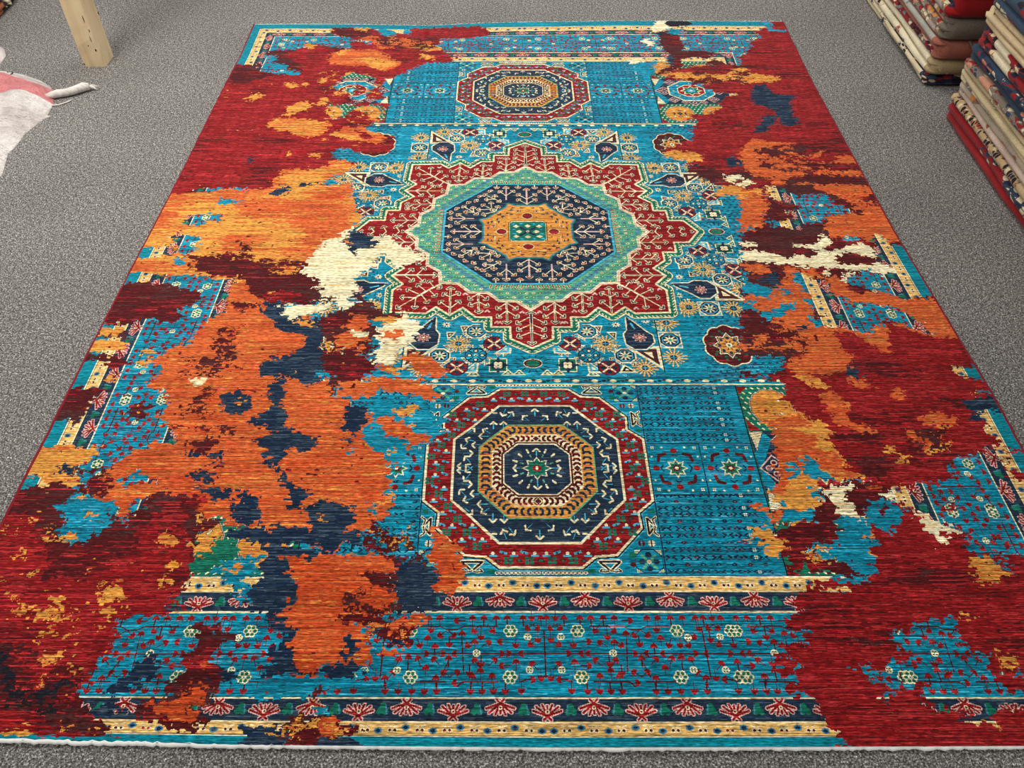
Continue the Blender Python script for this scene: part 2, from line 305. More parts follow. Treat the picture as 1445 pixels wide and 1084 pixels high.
G -1004,-1288 -993,-1293 -994,-1317
G -977,-1353 -953,-1349 -949,-1371 -965,-1376
G -974,-1398 -962,-1385 -957,-1398 -964,-1402
G -862,-1240 -833,-1230 -837,-1249 -854,-1251
G -866,-1283 -840,-1275 -835,-1293 -853,-1307
G -1157,-1362 -1150,-1349 -1124,-1339 -1127,-1362 -1141,-1371
G -1093,-1330 -1069,-1324 -1068,-1339 -1085,-1339
G -1112,-1353 -1099,-1349 -1095,-1362 -1098,-1389
G -1062,-1475 -1054,-1454 -1030,-1450 -1034,-1463 -1048,-1479
G -1084,-1429 -1077,-1415 -1069,-1424 -1078,-1433
G -1029,-1420 -1012,-1398 -1013,-1407 -1019,-1424
G -1063,-1544 -1059,-1524 -1047,-1524 -1048,-1542
G -1047,-1512 -1040,-1500 -1038,-1516
G -1078,-1626 -1027,-1628 -1020,-1643 -1074,-1643
G -977,-1632 -957,-1607 -946,-1605 -942,-1616 -966,-1628
G -915,-1616 -899,-1607 -893,-1626 -907,-1632
G -1174,-1266 -1151,-1254 -1147,-1266 -1162,-1275
G -1185,-1326 -1178,-1317 -1177,-1335
G -1037,-1353 -1030,-1349 -1027,-1362 -1038,-1362
G -1111,-1305 -1085,-1305 -1093,-1308
G -1195,-1235 -1192,-1221 -1185,-1226
G -989,-1540 -983,-1534 -978,-1542
G -969,-1530 -960,-1526 -962,-1532
G -1050,-1607 -1029,-1598 -1029,-1609
G -930,-1353 -918,-1349 -918,-1362
G -1003,-1456 -999,-1458 -1000,-1465
O -598,-1221 -344,-1221 -336,-1307 -333,-1339 -348,-1366 -329,-1385 -353,-1402 -376,-1429 -366,-1479 -403,-1479 -445,-1475 -473,-1484 -485,-1508 -522,-1508 -537,-1512 -520,-1492 -535,-1479 -552,-1429 -535,-1407 -547,-1389 -580,-1371 -586,-1362 -553,-1353 -558,-1297 -586,-1266
O -257,-1221 -189,-1221 -174,-1260 -178,-1288 -208,-1317 -239,-1312 -242,-1249
O -346,-1393 -271,-1362 -244,-1376 -273,-1389 -289,-1411 -292,-1429 -316,-1437 -334,-1429 -335,-1411
O -346,-1437 -316,-1441 -319,-1458 -339,-1458
M -447,-1335 -441,-1314 -415,-1317 -412,-1339 -424,-1349 -418,-1362 -391,-1371 -348,-1371 -331,-1366 -334,-1380 -355,-1385 -388,-1393 -432,-1385 -445,-1380 -427,-1357
M -416,-1269 -385,-1260 -340,-1266 -337,-1297 -364,-1297 -392,-1283 -410,-1280
M -351,-1339 -324,-1344 -326,-1371 -339,-1376
N -662,-1307 -620,-1272 -644,-1221 -594,-1221 -586,-1266 -554,-1297 -554,-1349 -581,-1362 -592,-1376 -547,-1389 -535,-1407 -552,-1429 -527,-1479 -520,-1492 -543,-1504 -576,-1500 -588,-1479 -587,-1441 -572,-1411 -604,-1380 -608,-1357 -651,-1357
N -343,-1230 -288,-1230 -241,-1278 -239,-1317 -265,-1321 -271,-1353 -296,-1366 -314,-1366 -324,-1349 -336,-1307 -335,-1272
N -437,-1411 -412,-1409 -398,-1454 -412,-1473 -427,-1458
N -472,-1488 -449,-1475 -387,-1473 -377,-1492 -400,-1508 -407,-1516 -440,-1512 -466,-1500
N -371,-1393 -345,-1398 -348,-1411 -377,-1415
N -330,-1420 -309,-1420 -312,-1435 -329,-1433
M -311,-1398 -290,-1393 -283,-1433 -303,-1441
G -381,-1385 -359,-1387 -358,-1393 -379,-1400
T -419,-1389 -379,-1400 -386,-1409 -413,-1398
T -340,-1362 -314,-1362 -317,-1380 -339,-1371
T -372,-1429 -346,-1433 -355,-1463 -378,-1484 -377,-1496 -393,-1496 -366,-1479
P -281,-1407 -255,-1402 -254,-1429 -279,-1429
T -607,-1508 -457,-1504 -358,-1516 -473,-1536 -479,-1548 -610,-1548 -578,-1512
M -475,-1518 -442,-1528 -474,-1552 -484,-1540
M -526,-1593 -520,-1582 -508,-1586 -429,-1586 -401,-1593 -398,-1612 -367,-1614 -397,-1626 -411,-1639 -476,-1740 -514,-1740 -525,-1626
G -491,-1616 -490,-1598 -464,-1590 -457,-1607 -480,-1612
G -563,-1632 -546,-1616 -524,-1632 -543,-1639
O -461,-1586 -429,-1586 -411,-1607 -427,-1632 -445,-1646 -456,-1616
O -499,-1646 -483,-1740 -490,-1740
G -472,-1563 -458,-1556 -459,-1571
T -472,-1567 -456,-1563 -447,-1575 -465,-1582
N -454,-1639 -377,-1632 -375,-1740 -452,-1740
N -596,-1616 -569,-1616 -524,-1632 -522,-1740 -591,-1740
G -428,-1626 -410,-1616 -411,-1639
G -509,-1614 -488,-1612 -490,-1626
C 561,1470 604,1523 634,1624 706,1740 740,1632 686,1588 627,1566 592,1501 632,1439 594,1428
M 651,1523 677,1588 731,1566 762,1439 718,1317 669,1357 648,1418
N 627,1566 685,1577 669,1523
K 696,1740 747,1740 839,1647 777,1624 710,1624
C 485,1297 545,1307 560,1278 494,1254
T 485,1254 623,1278 585,1182 559,1104 496,1182
T 708,1607 784,1607 767,1555 709,1544
M 678,1357 759,1418 726,1377 882,1377 964,1317 1006,1297 947,1223 860,1243 714,1223 674,1182 616,1142 581,1142 661,1223 686,1278
N 666,1337 701,1327 678,1223 661,1262
G 589,1223 632,1278 656,1262 614,1203
R 1135,1740 1223,1740 1370,1640 1370,1501 1370,1297 1370,328 1049,102 943,102 895,201 802,276 701,328 638,394 620,475 542,516 670,587 687,690 724,721 656,752 735,785 785,785 859,915 849,952 792,1029 804,1104 842,1122 618,1086 674,1182 768,1223 905,1243 1004,1243 973,1317 1072,1357 1085,1480 1150,1523 1120,1566 1194,1640
P 734,1297 782,1317 870,1297 858,1337 949,1337 1020,1278 1013,1243 934,1254 870,1297 824,1243 733,1233
P 653,1086 708,1104 807,1068 792,1029 826,970 927,961 851,915 766,868 840,861 785,785 730,802 662,736 669,836 647,970
R 746,1068 699,1104 722,1142 807,1122 798,1068
G 654,1162 761,1172 811,1152 890,1142 981,1213 1008,1213 1026,1162 1047,1132 1134,1122 1123,1077 1008,1068 962,1058 960,1095 861,1077 795,1049 757,1086 697,1095
G 538,489 573,516 654,496 697,475 682,434 614,434 549,461
R 1370,1740 1370,1740 1370,102 763,102 868,602 992,1243 1057,1398 1095,1501 1152,1501 1213,1523 1187,1624
T 1181,1640 1215,1740 1211,1607 1370,1588 1370,1566 1197,1588
N 1006,1029 1062,1049 1081,970 1184,933 1141,868 1125,769 1146,752 1124,698 1057,690 1064,752 1046,819 976,884 979,933
N 936,660 971,706 993,769 1067,769 1004,675 962,631 930,631
N 810,328 858,341 860,315 810,328
N 775,461 804,468 843,434 812,394 774,394
N 627,400 665,421 667,387 635,380
G 987,1213 1012,1203 1032,1162 1072,1142 1139,1122 1129,1077 1048,1068 959,1058
O 847,503 915,602 964,573 1071,559 1053,516 1081,475 1112,475 1176,509 1155,461 1085,434 1205,421 1221,475 1370,461 1370,421 1370,341 1185,328 1170,302 1128,341 1064,354 1084,289 1107,263 1188,238 1370,251 1370,102 1161,102 1162,152 1093,189 1092,263 978,251 915,263 915,328 855,328 824,394
M 931,530 990,516 1034,475 985,461 921,489
M 1059,421 1370,414 1370,367 1181,367 1128,394 1067,394
M 979,315 1061,341 1170,328 1370,328 1370,263 1370,251 1184,251 1110,276 1054,289 970,276
G 694,251 765,276 818,244 881,263 877,213 839,177 782,177 753,213 700,201
C 741,341 776,328 818,354 780,276 768,289
C 790,289 833,315 849,289 804,251
C 699,276 731,289 709,251
M 781,354 816,380 856,354 847,276 826,251 782,251 726,263 687,289 671,328 736,354
C 741,341 816,341 779,270 766,295
C 793,282 834,321 857,289 804,251
G 694,251 765,276 818,244 881,263 877,213 839,177 782,177 753,213 700,201
M 610,407 706,394 736,354 669,315 631,354
M 896,277 1370,277 1370,108 1370,-111 1370,-327 1370,-468 1370,-615 1370,-753 573,-753 738,-12 768,0 810,32 854,97 877,165
P 888,277 963,252 984,190 1027,214 1100,214 1115,165 1155,130 1143,91 1070,86 1032,53 977,32 949,5 859,32 860,64 913,53 954,75 934,108 980,119 982,153 933,159 893,202
O 1066,277 1215,277 1370,239 1370,178 1202,141 1370,141 1370,53 1370,-111 1370,-100 1370,-78 1219,-56 1184,-56 1134,-23 1058,-45 1034,10 1057,42 1046,75 1152,97 1184,153 1148,202 1074,252
M 1370,277 1370,252 1370,141 1370,141 1213,178
M 1173,119 1216,119 1198,86 1178,91
C 1010,-12 1032,-17 1048,-56 1007,-100 1028,-122 1065,-89 1147,-67 1179,-111 1161,-143 1177,-174 1205,-203 1164,-243 1109,-252 1041,-262 1041,-223 1002,-223 964,-243 959,-194 913,-194 853,-174 794,-174 707,-153 716,-111 784,-106 843,-138 865,-153 906,-127 955,-143 984,-111 943,-89 896,-89 908,-67 960,-78 1014,-56
M 1028,-143 1090,-117 1138,-133 1180,-163 1151,-189 1094,-184 1031,-174
C 1012,-252 1054,-223 1077,-233 1041,-262 1009,-281
C 726,-67 761,-62 781,-89 740,-95
O 943,-203 964,-243 1009,-243 1009,-281 1045,-327 1118,-300 1162,-318 1180,-336 1214,-345 1370,-354 1370,-398 1370,-451 1370,-534 1226,-526 1185,-510 1144,-476 1099,-451 1045,-468 985,-501 931,-485 952,-381 944,-327 954,-252 899,-243 837,-233 835,-194
P 1203,-23 1231,-23 1231,-78 1370,-100 1370,-153 1370,-290 1370,-390 1370,-354 1370,-327 1214,-345 1176,-345 1136,-318 1083,-290 1054,-262 1109,-252 1168,-233 1205,-203 1180,-163 1176,-100
P 1089,-34 1134,-23 1150,-56 1097,-51
C 1370,-111 1370,-111 1370,-153 1370,-138
P 1022,-262 1120,-203 1164,-243 1158,-327 1111,-318 1070,-290 1035,-281
O 790,-290 866,-223 896,-252 887,-327 882,-407 868,-433 919,-485 985,-501 1015,-485 1087,-451 1060,-559 1062,-583 1019,-575 998,-534 929,-599 909,-662 816,-670 771,-692 762,-662 739,-662 748,-607 781,-591 812,-543 774,-510 721,-485 736,-451 767,-425 729,-407 688,-398 663,-345 717,-327
P 916,-252 951,-262 960,-336 991,-336 1004,-372 1057,-363 1156,-398 1179,-433 1215,-510 1171,-485 1139,-459 1087,-451 1042,-476 1018,-510 982,-493 945,-476 915,-476 887,-451 894,-407 864,-363 850,-345 898,-354 900,-262
P 866,-223 905,-223 910,-272 897,-398 872,-398 870,-363 887,-327 859,-272
P 850,-433 886,-433 897,-476 860,-459
T 695,-203 718,-272 785,-309 750,-345 703,-336 684,-309 674,-300
T 798,-309 843,-304 830,-327 799,-327
T 659,-363 698,-354 700,-398 651,-398
T 708,-416 776,-390 782,-368 820,-363 823,-398 767,-425 732,-442 713,-446
N 740,-262 784,-213 827,-223 803,-290 782,-295
N 811,-463 832,-463 822,-497 810,-489
O 777,165 851,178 879,141 844,86 789,32 741,0
O 702,-174 785,-184 794,-223 727,-233
M 647,-416 706,-425 721,-485 699,-526 622,-526
R 909,-497 985,-501 998,-534 1019,-575 1062,-583 1060,-559 1087,-451 1144,-476 1183,-514 1370,-534 1370,-615 1370,-753 715,-753 810,-692 854,-677 909,-662 930,-615 919,-559
R 725,-518 778,-518 808,-559 792,-615 765,-607 755,-559
R 735,-615 754,-692 726,-753 573,-753 700,-685 724,-654
P 608,-591 664,-599 739,-599 723,-639 657,-677 594,-654
R 591,-670 646,-677 706,-662 698,-692 618,-699
P 584,-703 712,-703 709,-714 679,-722 682,-753 573,-753
O 652,-501 715,-510 797,-534 803,-575 749,-583 697,-583 650,-559
O 621,-534 650,-559 633,-583 612,-575
O 752,-615 800,-607 924,-615 909,-662 833,-670 821,-692 803,-753 753,-753 756,-685 745,-662
G 750,-685 810,-692 818,-722 830,-753 792,-753 761,-707
N 891,-646 917,-639 944,-650 922,-692 897,-681
O 903,-681 933,-692 951,-722 912,-722
O 993,-730 1020,-714 1048,-730 1033,-753 989,-753
P 1218,-642 1370,-623 1370,-753 1370,-753 1370,-692 1217,-685
R 1204,-677 1231,-692 1370,-722 1370,-753 1122,-753 1159,-662
R 719,-674 1228,-674 1223,-711 1219,-834 1224,-946 1370,-934 1370,-1036 1215,-1025 1198,-946 1138,-952 1092,-964 1059,-1036 959,-1036 913,-1091 929,-1113 965,-1144 1033,-1164 1017,-1188 1039,-1213 1370,-1241 1370,-1305 631,-1305 753,-1273 781,-1241 776,-1203 814,-1188 789,-1154 863,-1079 922,-1068 863,-1052 843,-1025 785,-1020 765,-958 748,-909 720,-815 695,-768
P 1228,-674 1370,-674 1370,-934 1210,-1036 1370,-1113 1370,-1036 1203,-946 1196,-902 1208,-847 1218,-747 1370,-689
R 1172,-934 1370,-928 1370,-940 1370,-1036 1215,-1025 1228,-970 1220,-909 1215,-853 1370,-782 1192,-821 1370,-719 1207,-747 1370,-703 1216,-689
P 1370,-674 1370,-674 1370,-934 1370,-922 1370,-867 1370,-795 1370,-719
P 1222,-802 1370,-802 1370,-922 1370,-916 1226,-881 1219,-834
P 1185,-916 1222,-928 1215,-1025 1370,-1068 1370,-1261 1103,-1198 1049,-1222 1039,-1193 1028,-1164 1018,-1134 1036,-1079 967,-1079 987,-1031 1047,-1020 1069,-1014 1086,-964 1138,-952 1172,-958
P 1227,-940 1370,-946 1370,-1004 1370,-1025 1222,-993
N 1179,-782 1215,-754 1370,-754 1370,-789 1198,-808
N 1185,-812 1230,-808 1221,-840 1196,-837
R 997,-1091 1041,-1079 1017,-1113 988,-1113
P 997,-1203 1022,-1188 1051,-1217 1023,-1227
G 1005,-1236 1047,-1227 1063,-1241 1087,-1273 1079,-1282 1023,-1294 994,-1289 1016,-1267
P 1070,-1227 1103,-1255 1077,-1261 1058,-1231
P 899,-1036 944,-1025 935,-1085 913,-1091 871,-1057 873,-1052
R 913,-1028 933,-1014 939,-1036 911,-1057
P 947,-1031 1002,-1031 989,-1085 935,-1085
C 869,-1057 889,-1049 899,-1063 880,-1088 868,-1074
G 598,-834 644,-821 659,-802 695,-808 730,-799 736,-815 768,-834 800,-874 773,-895 752,-895 793,-934 806,-958 798,-981 806,-1004 843,-998 835,-1020 775,-1020 750,-1004 723,-993 698,-1025 687,-1047 697,-1079 690,-1102 608,-1102 599,-1079 575,-1057 613,-1025 612,-975 624,-946 608,-928 654,-867 620,-853
O 598,-834 720,-815 770,-867 724,-922 789,-946 803,-998 839,-1009 805,-1020 739,-993 659,-970 630,-1036 602,-1068 580,-1057 621,-958 613,-928 650,-860
G 678,-853 752,-853 794,-874 752,-895 720,-874
P 590,-674 699,-689 711,-707 614,-719 580,-719
P 580,-719 708,-719 680,-761 692,-802 656,-815 598,-834 620,-853 648,-867 612,-934 623,-952 608,-1025 580,-1057 550,-1079 501,-1079
G 601,-775 629,-747 667,-747 688,-775 681,-802 628,-821 604,-808
T 651,-981 693,-958 725,-970 723,-993 772,-1014 748,-1025 703,-1025 703,-1009 673,-993 653,-1025 635,-1020
O 669,-970 700,-970 688,-993 669,-987
M 715,-1036 793,-1025 842,-1028 877,-1041 863,-1079 805,-1107 777,-1134 735,-1113 709,-1179 706,-1203 661,-1198 630,-1193 619,-1213 645,-1250 636,-1267 563,-1267 570,-1241 538,-1241 573,-1213 555,-1174 567,-1164 606,-1144 661,-1134 689,-1107
P 501,-1079 550,-1079 566,-1113 605,-1113 661,-1134 611,-1144 567,-1164 549,-1198 511,-1236 570,-1241 567,-1270 458,-1270
T 603,-1102 690,-1102 671,-1134 607,-1139 586,-1129
C 715,-1044 748,-1041 796,-1031 797,-1044 762,-1057 768,-1085 774,-1113 794,-1139 769,-1129 731,-1113 729,-1085 724,-1068
T 734,-1118 769,-1129 789,-1139 797,-1102 846,-1074 873,-1079 909,-1102 887,-1124 865,-1154 834,-1174 831,-1144 800,-1149 785,-1179 814,-1188 770,-1208 781,-1241 770,-1279 742,-1294 706,-1294 671,-1289 655,-1284 711,-1279 749,-1273 718,-1250 715,-1231 660,-1231 655,-1217 698,-1198 625,-1208 630,-1193 705,-1193 719,-1164
M 648,-1241 716,-1229 720,-1261 752,-1261 747,-1279 679,-1261 639,-1255
M 861,-1085 875,-1102 838,-1124 832,-1113
G 513,-1154 543,-1149 558,-1164 585,-1203 564,-1213 566,-1236 540,-1231 514,-1227 529,-1203 515,-1184 487,-1184 508,-1174
O 530,-1079 549,-1085 561,-1113 592,-1107 594,-1134 568,-1144 552,-1113 534,-1107
C 562,-1166 572,-1164 570,-1179 560,-1181
C 597,-1166 604,-1169 600,-1174
C 917,-1102 949,-1113 960,-1134 994,-1134 989,-1144 1024,-1164 1002,-1169 978,-1159 972,-1174 987,-1181 950,-1191 943,-1174 937,-1154 930,-1124
O 790,-740 836,-733 852,-754 873,-775 854,-802 854,-834 882,-847 918,-867 909,-878 863,-874 835,-860 809,-840 801,-815 802,-775
G 753,-674 798,-674 821,-711 810,-730 782,-711
O 894,-674 937,-681 953,-715 919,-719 898,-696
N 900,-674 934,-674 916,-692
O 997,-719 1044,-726 1025,-761 1001,-768 994,-740
O 1047,-834 1086,-802 1119,-815 1141,-828 1125,-853 1085,-860 1050,-840
O 995,-874 1016,-860 1017,-888 1077,-867 1090,-874 1067,-909 1088,-909 1084,-934 1040,-940 1000,-934 1010,-909 993,-895
G 1018,-916 1087,-913 1084,-934 1038,-943
G 918,-925 951,-928 954,-946 991,-958 959,-961 938,-975 939,-946
M 787,-881 937,-874 924,-916 851,-916 792,-902
M 818,-952 940,-958 878,-1025 847,-1014 827,-987
O 831,-1031 857,-1041 850,-1047 833,-1041
R 643,-1293 783,-1249 1370,-1249 1370,-1740 590,-1740 581,-1626 567,-1582 548,-1552 530,-1512 537,-1471 524,-1441 570,-1429 578,-1398 564,-1385 567,-1357 587,-1317
R 628,-1283 655,-1283 689,-1307 681,-1317 592,-1317 619,-1297
P 621,-1307 689,-1306 681,-1317 628,-1314
R 556,-1366 583,-1380 582,-1398 534,-1402 538,-1366
R 527,-1429 562,-1424 521,-1450 507,-1441
R 502,-1458 541,-1471 533,-1488 503,-1504 487,-1488
R 492,-1516 530,-1512 552,-1536 513,-1544 488,-1532
T 673,-1221 789,-1221 775,-1260 728,-1297 708,-1288 663,-1288 661,-1278 713,-1272 719,-1249
M 641,-1249 716,-1230 720,-1260 751,-1266 728,-1283 678,-1266
P 469,-1221 575,-1221 559,-1269 459,-1269
M 575,-1221 654,-1221 635,-1272 594,-1272 564,-1266
E 601,-1244 622,-1235 628,-1266 599,-1272
P 572,-1269 636,-1269 634,-1278 570,-1280
T 749,-1415 773,-1409 803,-1411 803,-1398 824,-1389 850,-1389 899,-1376 915,-1380 910,-1402 903,-1420 917,-1429 909,-1446 944,-1454 970,-1454 958,-1471 951,-1496 952,-1512 968,-1532 1370,-1532 1370,-1544 783,-1544 797,-1516 770,-1512 746,-1532 723,-1528 719,-1516 686,-1516 676,-1496 652,-1492 675,-1473 680,-1484 702,-1492 723,-1479 751,-1471 777,-1471 782,-1446 759,-1437
P 773,-1409 803,-1411 824,-1389 899,-1376 919,-1380 903,-1420 917,-1429 905,-1446 940,-1454 954,-1479 952,-1512 968,-1532 1370,-1536 1370,-1593 906,-1598 820,-1593 794,-1578 782,-1567 783,-1544 797,-1516 770,-1512 747,-1528 724,-1524 677,-1504 723,-1479 777,-1471 782,-1446
R 779,-1575 821,-1571 860,-1575 871,-1586 839,-1586 842,-1598 788,-1593
R 912,-1575 958,-1571 1370,-1560 1370,-1740 881,-1602 908,-1593
N 805,-1590 846,-1588 839,-1595 827,-1595
P 697,-1542 732,-1538 712,-1548 704,-1563 698,-1554
G 920,-1366 941,-1360 956,-1366 941,-1380 932,-1371
G 982,-1446 996,-1463 1013,-1479 997,-1488 973,-1484 983,-1463
G 883,-1595 906,-1598 899,-1607
G 1013,-1230 1046,-1228 1064,-1240 1085,-1266 1076,-1278 1023,-1295 993,-1290 1014,-1260
P 1035,-1221 1073,-1221 1096,-1260 1078,-1249 1050,-1230
M 668,-1429 700,-1422 742,-1437 735,-1444 679,-1435
M 875,-1249 910,-1254 900,-1272 875,-1278
T 1001,-1496 1370,-1496 1370,-1506 1000,-1504
m 1022,-874 1111,-847 1086,-928 1000,-934
m 688,-398 819,-518 801,-583 697,-583 644,-534
o 800,277 884,165 838,32 782,0 741,0
m 896,516 1123,573 1124,380 1215,328 1173,289 1042,354 897,380
m -402,-1113 -271,-1213 -269,-1241 -360,-1236 -410,-1203 -408,-1144
g -405,-1079 -349,-1068 -272,-1203 -290,-1213 -365,-1193 -414,-1164
m -1170,-987 -1082,-987 -1044,-1036 -1090,-1068
m -416,-1302 -325,-1339 -292,-1429 -341,-1441 -371,-1393 -410,-1357
g -374,-1366 -279,-1371 -275,-1420 -333,-1441 -368,-1420
o -834,-1552 -739,-1520 -697,-1528 -711,-1593 -779,-1602
g -526,-1593 -429,-1586 -398,-1612 -430,-1646 -507,-1646
g -1196,-1312 -1105,-1321 -1087,-1366 -1133,-1380 -1164,-1366
m -1370,-1393 -1029,-1454 -971,-1479 -950,-1560 -1051,-1582 -1370,-1552
m -421,-1261 -331,-1267 -328,-1305 -381,-1305
P -792,-1270 -729,-1270 -722,-1305 -796,-1305
g -1124,-1339 -1024,-1330 -989,-1380 -1017,-1420 -1082,-1446
m -702,1544 -388,1544 -414,1357 -631,1377
m 705,1223 1030,1182 1004,1049 743,1049
m -922,-153 -752,-174 -713,-252 -839,-243 -910,-203
m -1134,-133 -932,-122 -802,-174 -877,-252 -1016,-243
m 946,-194 1097,-213 1070,-252 954,-252'''
# ------------------------------------------------------------------ rug design
# The weave is drawn knot by knot in the rug's own coordinates (metres from its centre),
# one quarter of the symmetrical Mamluk design first, then the dyed "erased" fields over it.
STEP=0.0016
HA,HB=1.28,1.666
NU,NV=int(HA/STEP),int(HB/STEP)
PAL='TNCRMOGEKLBPQWUDYAZVX'
ci={c:i for i,c in enumerate(PAL)}
Q=np.zeros((NV,NU),np.uint8)
UU=(np.arange(NU)+.5)*STEP
VV=(np.arange(NV)+.5)*STEP
TR=lambda p:p
SCL=1.05
def transp(p): return (p[1]*SCL,p[0]/SCL)
def box(x0,x1,y0,y1,pad=0):
    a=max(0,int((x0-pad)/STEP));b=min(NU,int((x1+pad)/STEP)+2)
    c=max(0,int((y0-pad)/STEP));d=min(NV,int((y1+pad)/STEP)+2)
    return a,b,c,d
def inside(pts,X,Y):
    m=np.zeros(np.broadcast(X,Y).shape,bool)
    n=len(pts)
    for i in range(n):
        (x0,y0),(x1,y1)=pts[i],pts[(i+1)%n]
        if y0==y1: continue
        m^=((Y>=min(y0,y1))&(Y<max(y0,y1)))&(X<(Y-y0)*(x1-x0)/(y1-y0)+x0)
    return m
def put(a,b,c,d,m,col,only=None):
    s=Q[c:d,a:b]
    if only is not None: m=m&np.isin(s,[ci[k] for k in only])
    s[m]=ci[col]
def poly(pts,col,only=None):
    pts=[TR(p) for p in pts]
    xs=[p[0] for p in pts];ys=[p[1] for p in pts]
    a,b,c,d=box(min(xs),max(xs),min(ys),max(ys))
    if a>=b or c>=d: return
    put(a,b,c,d,inside(pts,UU[None,a:b],VV[c:d,None]),col,only)
def line(pts,w,col,close=False,only=None):
    pts=[TR(p) for p in pts]
    if close: pts=pts+pts[:1]
    for (x0,y0),(x1,y1) in zip(pts[:-1],pts[1:]):
        a,b,c,d=box(min(x0,x1),max(x0,x1),min(y0,y1),max(y0,y1),w)
        if a>=b or c>=d: continue
        X=UU[None,a:b]-x0;Y=VV[c:d,None]-y0
        dx,dy=x1-x0,y1-y0
        t=np.clip((X*dx+Y*dy)/(dx*dx+dy*dy+1e-12),0,1)
        put(a,b,c,d,(X-t*dx)**2+(Y-t*dy)**2<w*w,col,only)
def ell(cx,cy,rx,ry,col,only=None):
    (cx,cy)=TR((cx,cy))
    a,b,c,d=box(cx-rx,cx+rx,cy-ry,cy+ry)
    if a>=b or c>=d: return
    put(a,b,c,d,((UU[None,a:b]-cx)/rx)**2+((VV[c:d,None]-cy)/ry)**2<1,col,only)
def rect(x0,x1,y0,y1,col): poly([(x0,y0),(x1,y0),(x1,y1),(x0,y1)],col)
def bitmap(rows,cx,cy,cmap,flipx=False,flipy=False,swap=False):
    (cx,cy)=TR((cx,cy))
    A=[list(r) for r in rows]
    if swap: A=[list(r) for r in zip(*A)]
    if flipx: A=[r[::-1] for r in A]
    if flipy: A=A[::-1]
    h=len(A);w=len(A[0])
    i0=int(round(cx/STEP-w/2));j0=int(round(cy/STEP-h/2))
    for j,r in enumerate(A):
        jj=j0+j
        if not 0<=jj<NV: continue
        for i,ch in enumerate(r):
            ii=i0+i
            if ch in cmap and 0<=ii<NU: Q[jj,ii]=ci[cmap[ch]]
def octa(cx,cy,rx,ry,k=.42):
    return [(cx+rx,cy+ry*k),(cx+rx*k,cy+ry),(cx-rx*k,cy+ry),(cx-rx,cy+ry*k),(cx-rx,cy-ry*k),(cx-rx*k,cy-ry),(cx+rx*k,cy-ry),(cx+rx,cy-ry*k)]
def both(fn):
    global TR
    fn()
    old=TR; TR=transp; fn(); TR=old
def chev(x,y,ang,s,fill,out='C'):
    c,sn=math.cos(ang),math.sin(ang)
    def P(a,b): return (x+a*c-b*sn,y+a*sn+b*c)
    pts=[P(-s*.75,-s*.85),P(0,0),P(-s*.75,s*.85)]
    line(pts,.0042,out); line(pts,.0022,fill)
def tree(a,b,nb,fill,L=.026,both_ends=True,side=(1,-1),start=.12,rev=False):
    dx,dy=b[0]-a[0],b[1]-a[1];n=math.hypot(dx,dy);dx/=n;dy/=n
    ang=math.atan2(dy,dx)
    if rev: ang2=ang+math.pi
    else: ang2=ang
    for i in range(nb):
        t=start+(1-start-.12)*i/max(1,nb)
        px,py=a[0]+dx*n*t,a[1]+dy*n*t
        for s in side:
            aa=ang2+s*.9
            ex,ey=px+L*math.cos(aa),py+L*math.sin(aa)
            line([(px,py),(ex,ey)],.0018,'C')
            chev(ex,ey,ang2+s*.5,.009,fill)
    line([a,b],.0033,'C'); line([a,b],.0011,'N')
    chev(b[0]+dx*.003,b[1]+dy*.003,ang,.014,fill)
    if both_ends: chev(a[0]-dx*.003,a[1]-dy*.003,ang+math.pi,.012,fill)
GL_A=["###...........###","####.........####",".####..###..####.","...####...####...","...####...####...","..#####...#####..",".####.......####.","###...........###"]
GL_B=["..#..",".###.","#.#.#"]
GL_C=["#...##..","##.###..",".####.##","...####.",".####.##"]
TUL=["....####....","..########..",".##########.","####.##.####","###..##..###","##...##...##"]
FL6=["....CCCC....","..CCEEEECC..",".CCEEEEEECC.","CEECCCCCCEEC","CEEECTTCEEEC","CEEECTTCEEEC","CEECCCCCCEEC",".CCEEEEEECC.","..CCEEEECC..","....CCCC...."]
X4=["##.##","##.##",".....","##.##","##.##"]
DOT=[".##.","####","####",".##."]
# ---- field ground with fine navy diaper
def diaper(x0,x1,y0,y1):
    rect(x0,x1,y0,y1,'T')
    ky=0;y=y0+.014
    while y<y1-.006:
        x=x0+.018;kx=0
        while x<x1-.008:
            if ky%3==2:
                line([(x-.019,y),(x+.010,y)],.0009,'N')
                ell(x,y,.0065,.0042,'M' if kx%4==1 else 'N'); ell(x,y,.002,.0015,'T')
            else:
                bitmap(GL_A,x,y,{'#':'N'},flipy=ky%3==1)
            if kx%6==5 and ky%3!=2: bitmap(X4,x+.019,y,{'#':'C'})
            elif kx%3==1 and ky%3!=2: bitmap(DOT,x+.021,y,{'#':'M'})
            x+=.0365;kx+=1
        y+=.0180;ky+=1
def diaper2(x0,x1,y0,y1):
    rect(x0,x1,y0,y1,'T')
    j=0;y=y0+.01
    while y<y1:
        x=x0+.01+(.011 if j%2 else 0);i=0
        while x<x1:
            bitmap(GL_C,x,y,{'#':'N'},flipx=(i+j)%2==0)
            if (i+2*j)%5==0: line([(x-.02,y+.008),(x+.02,y+.008)],.001,'N')
            x+=.0215;i+=1
        y+=.0175;j+=1
FU,FV=.892,1.278          # field half sizes
diaper2(.30,FU,0,.682)
rect(0,.5,0,.682,'T')
diaper(.286,.567,.707,FV)
